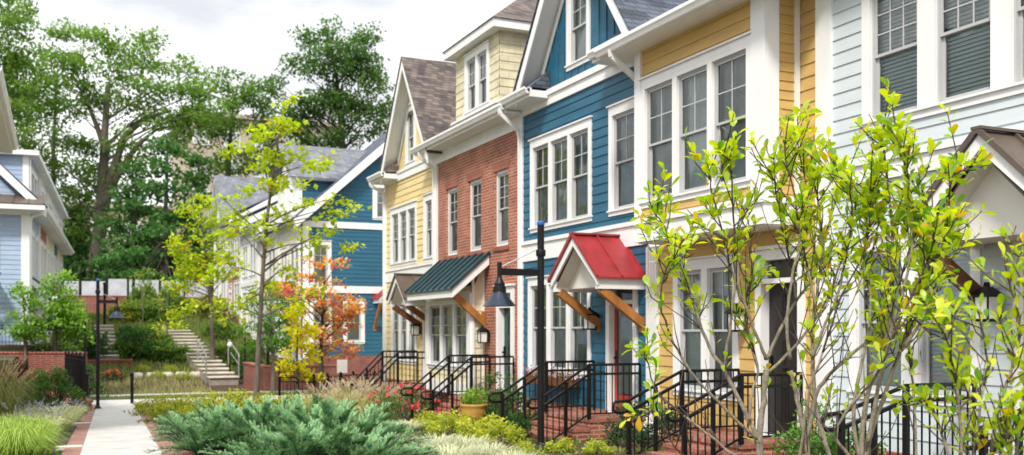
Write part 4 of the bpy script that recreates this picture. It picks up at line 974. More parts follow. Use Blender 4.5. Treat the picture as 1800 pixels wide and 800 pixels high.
tree('slim dark-trunked tree just left of the big oak', [hill(95, 80), P(93, 400, 80), P(94, 260, 80), P(100, 130, 80)], .3, [(P(90, 140, 80), (2.6, 3, 2.4), 20), (P(70, 300, 80), (2.8, 3, 2.4), 14), (P(130, 340, 80), (2.4, 3, 3), 14), (P(130, 85, 80), (2.0, 2, 1.8), 9)], 84, .36, GRN, 'hill_tree', group=BG, bark='bark_dark', cr=(1, 1, .55), limb=.5, lp=.2)
tree('round-topped tree behind the yellow sapling in mid-hillside', [hill(395, 88), P(398, 380, 88), P(402, 280, 88), P(410, 180, 88)], .4, [(P(400, 180, 88), (3.8, 4, 2.6), 30), (P(365, 270, 88), (3, 4, 3), 18), (P(450, 250, 88), (3.6, 4, 3), 22), (P(440, 165, 88), (2.4, 3, 1.8), 10)], 84, .38, ((.05, .11, .02), (.16, .28, .05)), 'hill_tree', group=BG, bark='bark_dark', cr=(1.1, 1.1, .6), limb=.5, lp=.2)
tree('airy tall tree with sparse top behind the far blue roof', [hill(605, 84), P(603, 300, 84), P(600, 220, 84), P(594, 160, 84), P(590, 125, 84)], .42, [(P(590, 95, 84), (3.2, 3, 2.6), 30), (P(535, 160, 84), (2.8, 3, 2.6), 30), (P(640, 180, 84), (2.8, 3, 3.2), 32), (P(585, 215, 84), (4.4, 3, 2.4), 38), (P(640, 95, 84), (1.6, 2, 2.2), 14), (P(520, 240, 84), (3.0, 3, 1.8), 18), (P(560, 95, 84), (1.8, 2, 2.0), 12), (P(620, 140, 84), (2.4, 3, 2.2), 18)], 76, .36, ((.04, .1, .025), (.13, .24, .05)), 'hill_tree', group=BG, bark='bark_dark', cr=(1.0, 1.0, .75), limb=.6, lp=.3)
for i, (px, d, top, lab) in enumerate([(235, 72, 300, 'dark conifer right of the oak trunk'), (290, 70, 255, 'dense dark conifer in the middle of the hillside'), (345, 74, 285, 'dark conifer behind the yellow tree'), (430, 82, 320, 'dark conifer behind the far white houses'), (130, 78, 375, 'low dark conifer left of the oak trunk'), (480, 84, 300, 'dark conifer behind the slender sapling')]):
    b0 = hill(px, d); H_ = CAM_H+(580-top)/1750*d; bl = []
    for k in range(8):
        z = b0.z+.8+(H_-b0.z-.8)*k/7; r = (1-(k/7)**1.2)*3.4+.5; bl.append(((b0.x, b0.y, z), (r, r, .5), int(4+r*5)))
    tree(lab, [b0, b0.lerp(V((b0.x, b0.y, H_)), .5), V((b0.x+.2, b0.y, H_))], .28, bl, 34, .42, DK, 'conifer_tree', 'tree', 'dark conifers on the hillside', 'bark_dark', (.95, .95, .3), .5, .1)
# understorey in front of the beige wall
for i, (px, d, w_, h_, lab) in enumerate([(120, 76, 3.2, 3.2, 'dark thicket at the left end of the panel fence'), (205, 75, 3.4, 3.6, 'dark thicket beside the oak trunk'), (262, 74.5, 3.2, 4, 'dark thicket behind the middle of the panel fence'), (320, 74, 3, 4, 'dark thicket behind the right of the panel fence'), (372, 76, 2.8, 4.5, 'dark thicket next to the far white houses')]):
    shrub('thicket', lab, hill(px, d)+V((0, 0, .3)), (w_, 2.2, h_), 44, 44, .42, ((.012, .04, .012), (.06, .12, .03)), 'shrub', 'thickets behind the panel fence', .9)
# young trees
dS = 27
tree('slender yellow-green sapling with a pale leaning trunk in the front bed', [gp(449, dS), P(455, 600, dS), P(462, 480, dS), P(470, 380, dS), P(482, 290, dS), P(496, 200, dS), P(503, 160, dS)], .075,
     [(P(500, 195, dS), (.5, .5, .5), 9), (P(480, 255, dS), (.9, .8, .5), 13), (P(440, 280, dS), (.9, .6, .35), 10), (P(530, 290, dS), (.9, .7, .5), 11), (P(470, 345, dS), (1.4, 1, .5), 16), (P(575, 355, dS), (1.0, .7, .5), 11), (P(520, 410, dS), (1.4, 1, .5), 12), (P(420, 400, dS), (.9, .8, .5), 12), (P(600, 420, dS), (.6, .5, .3), 4), (P(440, 480, dS), (1.3, 1, .5), 14), (P(490, 520, dS), (1.2, .8, .5), 8), (P(405, 545, dS), (.7, .6, .4), 8)],
     19, .17, YG, 'sapling', 'tree', 'young trees in the gardens', 'bark', (.27, .27, .12), .75, .35, rtop=.15, ar=.75)
tree('bright yellow-green tree to the left of the slender sapling', [gp(374, 45), P(372, 560, 45), P(366, 480, 45), P(355, 400, 45), P(350, 345, 45)], .11,
     [(P(350, 380, 45), (.9, .9, .9), 18), (P(340, 430, 45), (1.0, 1, .9), 24), (P(370, 470, 45), (1.3, 1, .8), 24), (P(325, 490, 45), (.9, .9, .6), 14), (P(395, 430, 45), (.8, .8, .8), 14), (P(298, 562, 44), (.6, .5, .4), 6), (P(330, 540, 44), (.5, .5, .3), 4)], 26, .2, YG, 'sapling', 'tree', 'young trees in the gardens', 'bark', (.4, .4, .2), .7, .3, rtop=.15, ar=.75)
RED = ((.58, .13, .09), (.8, .42, .14), (.5, .6, .1), .3)
tree('small red and orange maple in front of the blue end house', [gp(566, 34), P(564, 620, 34), P(566, 570, 34), P(570, 520, 34), P(568, 470, 34)], .08,
     [(P(565, 470, 34), (.7, .7, .5), 9), (P(545, 505, 34), (1.0, .8, .55), 15), (P(590, 525, 34), (1.0, .8, .6), 16), (P(570, 560, 34), (1.1, .9, .6), 14), (P(605, 575, 34), (.5, .7, .5), 9), (P(560, 600, 34), (1.0, .8, .45), 14), (P(622, 545, 34), (.3, .4, .25), 5), (P(595, 615, 34), (.6, .6, .3), 8)], 30, .15, RED, 'maple_tree', 'tree', 'young trees in the gardens', 'bark_dark', (.3, .3, .14), .7, .5, rtop=.2, ar=.75)
tree('thin bright yellow sapling in front of the red maple', [gp(524, 30), P(522, 630, 30), P(523, 590, 30), P(524, 545, 30)], .05,
     [(P(524, 555, 30), (.3, .3, .3), 8), (P(526, 590, 30), (.45, .4, .4), 12), (P(528, 625, 30), (.5, .4, .4), 12), (P(505, 650, 30), (.35, .3, .25), 6), (P(545, 655, 30), (.35, .3, .25), 6)], 30, .15, ((.6, .58, .02), (.85, .82, .07), (.6, .35, .03), .08), 'sapling', 'tree', 'young trees in the gardens', 'bark', (.22, .22, .14), .7, .4, rtop=.2, ar=.75)
tree('small deep green tree behind the slender sapling by the brick garden wall', [gp(481, 39), P(480, 640, 39), P(478, 580, 39), P(476, 530, 39)], .09, [(P(478, 545, 39), (.9, .9, .6), 18), (P(465, 590, 39), (1.0, .9, .6), 22), (P(495, 595, 39), (.7, .8, .6), 14), (P(470, 520, 39), (.6, .6, .4), 8)], 30, .18, ((.04, .12, .012), (.16, .34, .04)), 'sapling', 'tree', 'young trees in the gardens', 'bark', (.38, .38, .22), .6, .3, rtop=.2)
tree('pale-trunked bare young tree among the hillside shrubs', [gp(246, 50), P(248, 590, 50), P(252, 550, 50), P(250, 510, 50)], .06, [(P(250, 525, 50), (.8, .6, .6), 10), (P(262, 490, 50), (.7, .6, .5), 8)], 14, .16, ((.12, .18, .03), (.3, .36, .07)), 'sapling', 'tree', 'young trees in the gardens', 'bark', (.3, .3, .2), .6)
tree('second pale-trunked young tree nearer the right-hand stone stairs', [gp(293, 49), P(294, 590, 49), P(293, 550, 49), P(294, 520, 49)], .05, [(P(294, 530, 49), (.6, .6, .5), 8)], 14, .16, ((.12, .18, .03), (.34, .38, .07)), 'sapling', 'tree', 'young trees in the gardens', 'bark', (.3, .3, .2), .6)
LG = ((.09, .22, .02), (.3, .5, .08))
zt_ = V((0, 0, 0))
def terr(px, d): q = at(px, 600, d); q.z = .55; return q
tree('slim pale green sapling at far left before the powder blue house', [terr(45, 36), P(44, 590, 36), P(42, 540, 36), P(40, 505, 36)], .05, [(P(40, 520, 36), (.35, .4, .5), 10), (P(38, 570, 36), (.55, .5, .5), 14), (P(55, 590, 36), (.5, .5, .35), 8)], 40, .15, LG, 'sapling', 'tree', 'young trees by the left-hand row', 'bark', (.28, .28, .2), .6)
tree('leafy bright green tree hiding the corner of the powder blue house', [terr(98, 36.5), P(98, 590, 36.5), P(102, 540, 36.5), P(104, 490, 36.5)], .07, [(P(105, 500, 36.5), (.5, .6, .5), 12), (P(95, 540, 36.5), (.9, .8, .5), 20), (P(120, 560, 36.5), (.75, .7, .6), 20), (P(85, 585, 36.5), (.8, .7, .5), 18), (P(130, 595, 36.5), (.45, .6, .4), 10)], 50, .16, LG, 'sapling', 'tree', 'young trees by the left-hand row', 'bark', (.33, .33, .22), .6)
# hillside shrubs
KIND = [('dark green rounded shrub', ((.015, .05, .015), (.06, .15, .035))), ('mid green shrub', ((.05, .11, .015), (.16, .27, .04))), ('yellow-green shrub', ((.16, .2, .02), (.42, .42, .05)))]
protos = {}
ROWS = [(64, 'along the foot of the brick retaining wall', [(225, 1), (248, 2), (268, 0), (290, 1), (312, 1), (335, 2), (360, 0)]), (55, 'across the middle of the hillside bed', [(222, 2), (240, 1), (262, 1), (272, 1)]),
        (48.5, 'in the lower middle of the hillside bed', [(228, 0), (246, 1), (266, 2), (282, 1)]), (46, 'in the front row behind the pale stones', [(228, 1), (246, 0), (264, 1), (283, 0), (303, 1)])]
ORD = ['first', 'second', 'third', 'fourth', 'fifth', 'sixth', 'seventh', 'eighth', 'ninth', 'tenth']
for d, where, items in ROWS:
    for i, (px, k) in enumerate(items):
        q = hill(px, d); lab = '%s, %s from the left %s' % (KIND[k][0], ORD[i], where); s = U(.75, 1.25)
        if k not in protos:
            o = protos[k] = shrub('hillside_shrub', lab, q, (.75, .75, .95), 30, 44, .16, KIND[k][1], 'shrub', 'shrubs on the hillside bed', .3)
        else: dup(protos[k], q, U(0, 6), (s, s, s*U(.8, 1.25)), lab)
for px, d, w_, h_, k, lab in ((385, 52, 1.0, 1.0, 1, 'green shrub right of the upper stone stairs'), (400, 46.5, 1.1, .9, 1, 'feathery green shrub right of the lower stone stairs'), (372, 57, 1.2, 1.6, 2, 'yellow-green shrub at the top of the right stone stairs'), (440, 43.4, .9, 1.0, 0, 'dark shrub over the left of the low brick garden wall'), (500, 43, 1.3, 1.1, 0, 'dark shrub over the right of the low brick garden wall'),
                          (160, 45, 1.0, 1.4, 0, 'dark shrub behind the far street lamp'), (100, 38.6, .9, .5, 1, 'green shrub on the brick terrace')):
    dup(protos[k], (terr(px, d) if px == 100 else hill(px, d)), U(0, 6), (w_, w_, h_), lab)
dup(protos[1], hill(252, 62.5), 1.0, (1.1, 1.0, 2.5), 'tall loose green shrub overlapping the middle of the brick retaining wall')
dup(protos[1], hill(303, 62.8), 2.6, (1.3, 1.0, 2.3), 'tall loose green shrub overlapping the right of the brick retaining wall')
def blooms(col, n, sz=.06):
    def f(mb, loc, r):
        for _ in range(n):
            v = rv().normalized(); v.z = abs(v.z)*.9+.1; q = loc+V((v.x*r[0]*1.02, v.y*r[1]*1.02, .1+v.z*r[2]*1.08))
            for _ in range(7): leaf(mb, q, (rv()+V((0, 0, .3))).normalized(), rv(), sz*U(.7, 1.1), sz*.9, mixc(col, (.9, .5, .5), U(0, .35)))
    return f
q = gp(197, 41.5); shrub('flower_clump', 'little clump of orange flowers below the left stairs', q, (.4, .4, .35), 22, 30, .09, KIND[0][1], 'flowers', None, .24, extra=blooms((.75, .22, .06), 40, .08))
# round shrub left of the path and a dark one behind it
q = gp(92, 27.5); shrub('boxwood_shrub', 'rounded mid green shrub in front of the low brick wall on the left', q, (.78, .68, 1.4), 105, 60, .07, ((.03, .08, .012), (.11, .24, .04)), 'shrub', None, .2)
q = gp(152, 36); shrub('boxwood_shrub', 'dark bush behind the end-on black fence', q, (.6, .5, 1.3), 30, 50, .1, KIND[0][1], 'shrub', None, .28)
# ------------------------------------------------------------------ junipers
def juniper(label, loc, R, H, npl=70, seed=0, cols=((.018, .085, .04), (.2, .4, .17), (.42, .58, .29))):
    loc = V(loc); mb = MB(); r_ = random.Random(seed)
    for i in range(npl):
        az = 2*PI*i/npl*7.13+r_.uniform(-.3, .3); el = r_.uniform(.12, 1.05)**1.0; L = R*r_.uniform(.6, 1.1)*(1.1-.35*math.sin(el)*.6)
        d = V((math.cos(az), math.sin(az), 0)); a = loc+V((r_.uniform(-.25, .25)*R, r_.uniform(-.25, .25)*R, .02))
        c = a+d*L*math.cos(el)+V((0, 0, H*math.sin(el)*r_.uniform(.8, 1.1)))
        m = a.lerp(c, .45)+V((0, 0, .28*H*(1.1-el*.5))); pts = bez(a, m, c, 10)
        mb.tube(pts, [.013-.0011*j for j in range(11)], 4, 1, False)
        tone = r_.random()
        for j in range(2, 11):
            p = pts[j]; t = (pts[j]-pts[j-1]).normalized(); side = t.cross(V((0, 0, 1))).normalized(); upv = side.cross(t)
            w = .19*(1-(j/11)**1.6)+.035
            for s in (-1, 1):
                for q in range(2):
                    sd = (t*r_.uniform(1.0, 1.5)+side*s*r_.uniform(.3, .9)+upv*r_.uniform(-.15, .6)).normalized(); l2 = w*r_.uniform(.8, 1.35); base = p-t*q*.05*R
                    sp = sd.cross(upv).normalized(); tone2 = tone*.4+r_.uniform(0, .6)
                    # a spray: a curved twig feathered with short scale-needles
                    for e in range(9):
                        f = .08+.11*e; b0 = base+sd*l2*f+upv*(l2*.25*f*f)
                        for s2 in (-1, 1):
                            nd = (sd*1.1+sp*s2*r_.uniform(.35, .8)+upv*r_.uniform(-.4, .6)).normalized(); ln = .042*(1.2-f*.5)*r_.uniform(.8, 1.25)
                            tc = min(1, max(0, .1+.3*(j/10)+.35*tone2+.3*f+r_.uniform(-.2, .2))); col = mixc(cols[0], cols[1], tc)
                            if e > 5: col = mixc(col, cols[2], .25+.35*tone2)
                            leaf(mb, b0, nd, upv, ln, ln*.3, col)
    o = mb.build('juniper_shrub', ['needle', 'bark_dark'], loc=loc); return tag(o, label, 'shrub', 'blue-green spreading junipers')
def gpz(px, py, d): q = at(px, py, d); return V((q.x, q.y, G(q.x, q.y)))
J0 = juniper('large feathery blue-green juniper in the middle of the front bed', gpz(460, 700, 15.2), 1.25, .95, 74, 1)
J1 = juniper('blue-green juniper spilling over the brick edging of the walkway', gpz(372, 720, 15.0), 1.0, .72, 60, 2)
for base, px, d, s, hs, lab in ((J0, 530, 16.4, .95, 1.0, 'rearmost blue-green juniper with long upswept plumes'), (J1, 330, 18.8, .8, .8, 'small blue-green juniper at the back beside the walkway'), (J0, 390, 18.6, .9, .85, 'blue-green juniper behind the large one, near the sapling'), (J1, 585, 14.0, 1.15, 1.0, 'blue-green juniper in front, to the right of the large one'),
                            (J0, 655, 14.4, .72, .85, 'blue-green juniper at the right end of the juniper bed'), (J1, 530, 12.4, 1.0, .95, 'nearest blue-green juniper at the bottom of the picture'), (J0, 455, 12.2, .75, .7, 'low blue-green juniper at the bottom by the walkway'), (J1, 620, 12.4, .95, .8, 'low blue-green juniper at the bottom right of the bed'), (J1, 715, 13.2, .6, .7, 'small outlying blue-green juniper beside the pale grasses')):
    dup(base, gpz(px, 700, d), U(0, 6), (s, s, s*hs), lab)
# ------------------------------------------------------------------ grasses and low plants
def grass(name, label, loc, R, H, n, cols, cat='grass tuft', group=None, w=.012, plume=None, droop=.5, seed=1):
    loc = V(loc); mb = MB(); r_ = random.Random(seed)
    for _ in range(n):
        az = r_.uniform(0, 2*PI); d = V((math.cos(az), math.sin(az), 0)); s = V((-d.y, d.x, 0)); a = loc+d*r_.uniform(0, .45)*R+V((0, 0, -.03)); h = H*r_.uniform(.6, 1.15); o = R*r_.uniform(.2, 1.0)
        p = [a, a+d*o*.3+V((0, 0, h*.55)), a+d*o*.7+V((0, 0, h*.95)), a+d*o*(1+.25*droop)+V((0, 0, h*(1-.35*droop)))]
        c = mixc(cols[0], cols[1], r_.random())
        for k in range(3):
            w0, w1 = w*(1-.28*k), w*(1-.28*(k+1)) if k < 2 else w*.1
            mb.face([p[k]-s*w0, p[k]+s*w0, p[k+1]+s*w1, p[k+1]-s*w1], 0, mixc(c, cols[1], k*.2))
    if plume:
        for _ in range(plume[0]):
            az = r_.uniform(0, 2*PI); d = V((math.cos(az), math.sin(az), 0)); o = R*r_.uniform(.2, 1.0); h = H*r_.uniform(1.0, 1.35); a = loc; c = loc+d*o+V((0, 0, h)); st = bez(a, a+d*o*.25+V((0, 0, h*.7)), c, 5)
            mb.tube(st, .003, 3, 0, False)
            for k in range(22):
                q = st[4].lerp(st[5]+(st[5]-st[4])*.35, k/21); leaf(mb, q, ((st[5]-st[4]).normalized()+rv()*.55).normalized(), rv(), plume[2]*r_.uniform(.6, 1.2), plume[2]*.28, mixc(plume[1], (.9, .85, .7), r_.uniform(0, .25)))
    o = mb.build(name, 'grass', loc=loc); return tag(o, label, cat, group)
PALE = ((.36, .46, .14), (.78, .8, .5)); LIME = ((.1, .22, .025), (.4, .52, .11)); TAN = ((.32, .36, .08), (.64, .58, .27))
# left of the path
g1 = grass('liriope_clump', 'clump of pale variegated grass beside the brick edging, nearest the low wall', gpz(118, 700, 24), .5, .42, 420, PALE, 'grass tuft', 'pale variegated grasses left of the walkway', .011, (10, (.4, .36, .5), .05), seed=2)
for px, d, s, lab in ((80, 24.5, 1, 'pale variegated grass clump in front of the rounded shrub'), (55, 22, 1.1, 'pale variegated grass clump behind the lime grass'), (100, 21.5, 1.05, 'pale variegated grass clump in the middle by the edging'), (28, 20.5, 1.1, 'pale variegated grass clump at the far left edge'), (70, 19.4, 1.1, 'pale variegated grass clump just behind the lime green tufts'), (20, 24, 1, 'pale variegated grass clump under the tan plume grass'), (128, 26.5, .9, 'small pale variegated grass clump at the low wall end')):
    dup(g1, gpz(px, 700, d), U(0, 6), (s, s, s*U(.85, 1.15)), lab)
g2 = grass('lime_tuft', 'lime green tufted grass in the bottom left corner, nearest the walkway', gpz(45, 760, 15.4), .5, .5, 520, LIME, 'grass tuft', 'lime green grasses at bottom left', .011, seed=3, droop=.8)
for px, d, s, lab in ((15, 16, 1.1, 'lime green tufted grass at the bottom left edge'), (48, 17.6, 1.0, 'lime green tufted grass behind the nearest tuft'), (-10, 14.2, 1.1, 'lime green tufted grass cut by the left edge'), (30, 13.9, 1.1, 'lime green tufted grass low at the very bottom left'), (72, 17.6, .7, 'small lime green tuft at the brick edging'), (-5, 18.5, 1, 'lime green tuft under the tan grass at left')):
    dup(g2, gpz(px, 760, d), U(0, 6), s, lab)
grass('plume_tuft', 'tan feathery ornamental grass with seed plumes at the left edge', gpz(-6, 690, 21.5), .75, 1.15, 420, ((.2, .26, .06), (.4, .4, .15)), 'grass tuft', None, .01, (90, (.55, .42, .22), .06), .7, 4)
shrub('dark_shrub', 'dark green shrub at the left edge behind the tan plume grass', gpz(22, 690, 23.5), (.5, .5, .8), 24, 50, .07, KIND[0][1], 'shrub', None, .2)
# right of the path
q = gpz(310, 700, 24.5); a0 = shrub('spirea_shrub', 'yellow-green low shrub beside the right brick edging', q, (.6, .6, .6), 30, 46, .08, ((.1, .19, .02), (.52, .55, .06), (.6, .28, .04), .06), 'shrub', 'yellow-green low shrubs behind the junipers', .2)
for px, d, s, lab in ((275, 28, .9, 'yellow-green low shrub nearest the right bollard'), (350, 27, 1.1, 'yellow-green low shrub left of the sapling trunk'), (395, 25, 1.1, 'yellow-green low shrub next to the sapling trunk'), (430, 28, 1.1, 'yellow-green low shrub behind the sapling trunk'), (475, 25.5, 1.1, 'yellow-green low shrub right of the sapling trunk'), (520, 27, 1.0, 'yellow-green low shrub under the thin yellow sapling'), (345, 23, .8, 'small yellow-green low shrub behind the left junipers'), (558, 27, .8, 'last yellow-green low shrub before the tan grasses')):
    dup(a0, gpz(px, 690, d), U(0, 6), (s, s, s*U(.8, 1.1)), lab)
t1 = grass('fountain_tuft', 'tan fountain grass tuft in front of the black corner fence', gpz(595, 700, 26), .6, .7, 420, TAN, 'grass tuft', 'tan fountain grasses', .008, (40, (.55, .45, .3), .06), .7, 5)
for px, d, s, lab in ((640, 26.5, 1.05, 'tan fountain grass tuft below the stair railing of the far yellow house'), (560, 24, .9, 'tan fountain grass tuft at the left, behind the junipers'), (620, 23.5, 1.0, 'tan fountain grass tuft just behind the juniper plumes'), (665, 23, .9, 'tan fountain grass tuft left of the rose bush'), (690, 26.5, .9, 'tan fountain grass tuft behind the rose bush'), (600, 21, .85, 'tan fountain grass tuft nearest the junipers')):
    dup(t1, gpz(px, 700, d), U(0, 6), s, lab)
shrub('rose_bush', 'rose bush with pink-red blooms in front of the brick house', gpz(706, 730, 22.8), (.95, .75, .7), 46, 50, .07, ((.025, .06, .015), (.1, .2, .05)), 'shrub', None, .2, extra=blooms((.75, .06, .09), 34, .075))
shrub('garden_shrub', 'loose green shrub beside the brick house steps', gpz(872, 720, 20.6), (.5, .45, 1.15), 36, 50, .08, ((.03, .07, .02), (.13, .24, .06)), 'shrub', None, .2)
shrub('garden_shrub', 'low dark shrub under the near railing of the brick house', gpz(905, 740, 19.6), (.45, .4, .8), 24, 46, .08, ((.02, .05, .015), (.09, .18, .05)), 'shrub', None, .2)
shrub('garden_shrub', 'spreading dark green shrub beside the blue house steps', gpz(1130, 780, 15.6), (.6, .5, .75), 36, 60, .065, ((.015, .045, .02), (.06, .14, .06)), 'shrub', None, .17)
shrub('garden_shrub', 'fresh green shrub below the dark door of the golden house', gpz(1430, 780, 12.6), (.4, .35, .75), 26, 60, .06, ((.05, .12, .02), (.18, .36, .06)), 'shrub', None, .16)
shrub('garden_shrub', 'green shrub at the foot of the mint house wall', gpz(1490, 780, 12.0), (.4, .35, .5), 22, 60, .06, ((.04, .1, .02), (.16, .32, .06)), 'shrub', None, .16)
c1 = shrub('golden_cypress_shrub', 'golden feathery low shrub in the bed below the potted plant', gpz(850, 780, 17.6), (.42, .4, .3), 26, 50, .075, ((.13, .22, .02), (.62, .64, .08)), 'shrub', 'golden feathery low shrubs', .16)
for px, d, s, lab in ((795, 18.6, .95, 'golden feathery low shrub left of the one under the pot'), (760, 20.2, .9, 'golden feathery low shrub nearest the rose bush'), (880, 16.6, .9, 'golden feathery low shrub beside the lamp post foot'), (830, 19.4, .8, 'golden feathery low shrub at the back, below the pot'), (925, 14.6, .5, 'golden feathery low shrub right at the lamp post'), (985, 14.8, .5, 'golden feathery low shrub right of the lamp post'), (1050, 14.3, .48, 'golden feathery low shrub at the foot of the blue house steps')):
    dup(c1, gpz(px, 780, d), U(0, 6), s, lab)
b1 = shrub('ball_boxwood', 'small clipped dark ball shrub nearest the lamp post', gpz(912, 770, 17.4), (.24, .24, .4), 22, 46, .05, KIND[0][1], 'shrub', 'small clipped ball shrubs', .11)
for px, d, lab in ((884, 18.6, 'small clipped dark ball shrub in the middle of the trio'), (852, 19.6, 'small clipped dark ball shrub farthest left of the trio')): dup(b1, gpz(px, 770, d), U(0, 6), 1, lab)
p1 = grass('pale_tuft', 'pale cream-striped grass tuft in the middle of the lower bed', gpz(770, 780, 15.6), .5, .25, 420, ((.36, .42, .22), (.7, .7, .5)), 'grass tuft', 'pale cream-striped grasses', .011, seed=8)
for px, d, s, lab in ((730, 14.4, 1, 'pale cream-striped grass tuft beside the outlying juniper'), (820, 15.2, 1, 'pale cream-striped grass tuft below the golden shrubs'), (860, 14.2, .9, 'pale cream-striped grass tuft left of the lamp post'), (720, 20, .9, 'pale cream-striped grass tuft in front of the rose bush'), (690, 16.5, .8, 'pale cream-striped grass tuft by the front walk'), (790, 13.4, 1, 'pale cream-striped grass tuft at the bottom edge'), (905, 13.0, .8, 'pale cream-striped grass tuft at the bottom near the lamp post'), (660, 18.6, .9, 'pale cream-striped grass tuft behind the junipers')):
    dup(p1, gpz(px, 780, d), U(0, 6), s, lab)
# pots
def pot(loc, label, s=1):
    t = thing('flower_pot', label, 'plant pot', loc); m = MB(); m.lathe([(0, 0), (.16*s, 0), (.22*s, .12*s), (.25*s, .27*s), (.24*s, .33*s), (.27*s, .36*s), (.26*s, .39*s), (.23*s, .38*s), (.22*s, .3*s), (0, .3*s)], 24, loc); m.build('pot', 'terracotta', t, True)
    m = MB(); cluster(m, V(loc)+V((0, 0, .5*s)), (.26*s, .26*s, .2*s), 420, .07*s, ((.08, .18, .02), (.3, .46, .06)), .4); m.build('plant', 'leaf', t)
pot(gpz(833, 730, 19.6)+V((0, 0, .14)), 'ochre pot with bushy green plant beside the brick house steps', 1.05)
t = thing('window_box', 'flower box with white and red blooms under the blue house window', 'flower box', (9.2, 18.1, .5)); m = MB(); m.box(9.08, 9.3, 17.2, 19.2, .38, .54); m.build('box', 'timber_dark', t); m = MB(); k_ = 0
for y in lin(17.25, 19.15, .19): k_ += 1; cluster(m, (9.18, y, .62), (.13, .2, .12), 80, .06, (((.06, .12, .03), (.2, .3, .08)), ((.6, .6, .6), (.85, .85, .85)), ((.3, .02, .03), (.5, .06, .08)))[k_ % 3])
m.build('blooms', 'leaf', t)
for px, d, s_, lab in ((250, 43.5, .5, 'tiny yellow-green plant at the left of the mulch bed below the pale stones'), (278, 42.5, .55, 'tiny yellow-green plant in the middle of the mulch bed below the pale stones'), (300, 43.8, .5, 'tiny yellow-green plant just below the pale stones on the right'), (322, 42.6, .6, 'tiny yellow-green plant nearest the right stone stairs foot')):
    dup(a0, gpz(px, 690, d), U(0, 6), s_, lab)
# ground cover under the planting
m = MB()
for _ in range(9000):
    x, y = U(1.75, 9.2), U(10.5, 31)
    if any(abs(y-yc) < .55 for yc in (15.8, 11.5, 21.0, 26.2)) or noise.noise(V((x*.5, y*.5, 3))) < -.1: continue
    leaf(m, V((x, y, G(x, y)+U(.0, .06))), (rv()+V((0, 0, .6))).normalized(), rv(), U(.05, .13), U(.03, .06), mixc((.05, .09, .015), (.3, .36, .08), rnd.random()))
for _ in range(5000):
    x, y = U(-3, .0), U(13, 34); 
    leaf(m, V((x, y, G(x, y)+U(.0, .06))), (rv()+V((0, 0, .6))).normalized(), rv(), U(.05, .13), U(.03, .06), mixc((.05, .1, .015), (.25, .36, .06), rnd.random()))
o = m.build('ground_cover', 'leaf'); o['kind'] = 'stuff'; tag(o, 'low green ground cover leaves between the garden plants', 'ground cover')
m = MB()
for _ in range(9000):
    x, y = U(-2, 12), U(38.25, 39.45); z = G(1, 37)+.06; s = V((U(-1, 1), U(-1, 1), 0))*.012; m.face([(x, y, z), (x+s.x, y+s.y, z), (x+U(-.03, .03), y+U(-.03, .03), z+U(.05, .1))], 0, mixc((.08, .16, .03), (.2, .3, .07), rnd.random()))
for _ in range(2600):
    y = U(41, 46); x = U(-1, 5.6); z = G(x, y); m.face([(x, y, z), (x+.03, y, z), (x+U(-.1, .1), y+U(-.1, .1), z+U(.1, .3))], 0, mixc((.2, .22, .06), (.5, .48, .22), rnd.random()))
for _ in range(16000):
    y = U(45.5, 72); x = U(-1, 10); z = G(x, y); m.face([(x, y, z), (x+.05, y, z), (x+U(-.1, .1), y+U(-.1, .1), z+U(.1, .3))], 0, mixc((.05, .11, .02), (.28, .34, .07), rnd.random()))
o = m.build('grass', 'grass'); o['kind'] = 'stuff'; tag(o, 'rough grass on the verge and the hillside bed', 'grass')
# ------------------------------------------------------------------ foreground magnolia shrubs
def mleaf(mb, p, d, nrm, L, W, col, curl=.25, mi=0):
    """obovate leaf, folded along the midrib and curled"""
    d = d.normalized(); s = d.cross(nrm)
    if s.length < 1e-3: s = d.cross(V((.3, .8, .5)))
    s.normalize(); n = s.cross(d)
    b = len(mb.v); ts = ((.0, .04), (.22, .42), (.5, .88), (.72, 1.0), (.9, .62), (1.0, .02)); fold = U(.12, .4)
    for t, w in ts:
        c = p+d*(L*t)-n*(curl*L*t*t)
        for k in (-1, 0, 1): mb.v.append(tuple(c+s*(k*w*W*.5)+n*(abs(k)*w*W*.5*fold)))
    for i in range(5):
        for k in (0, 1):
            a = b+i*3+k; mb.f.append((a, a+1, a+4, a+3)); mb.mi.append(mi); j = U(-.02, .02); mb.c.append((max(0, col[0]+j), max(0, col[1]+j), col[2]))
def leafcol(dry):
    r = rnd.random()
    if r < dry: return mixc((.55, .27, .01), (.7, .52, .02), rnd.random())
    if r < .34: return mixc((.5, .58, .025), (.66, .7, .05), rnd.random())
    if r < .42: return mixc((.12, .28, .03), (.2, .38, .05), rnd.random())
    return mixc((.27, .44, .025), (.5, .62, .05), rnd.random())
def smooth(pts, n=4):
    out = []
    for i in range(len(pts)-1):
        p0, p1, p2, p3 = pts[max(i-1, 0)], pts[i], pts[i+1], pts[min(i+2, len(pts)-1)]
        for k in range(n):
            t = k/n; out.append(.5*((2*p1)+(p2-p0)*t+(2*p0-5*p1+4*p2-p3)*t*t+(3*p1-p0-3*p2+p3)*t**3))
    out.append(pts[-1]); return out
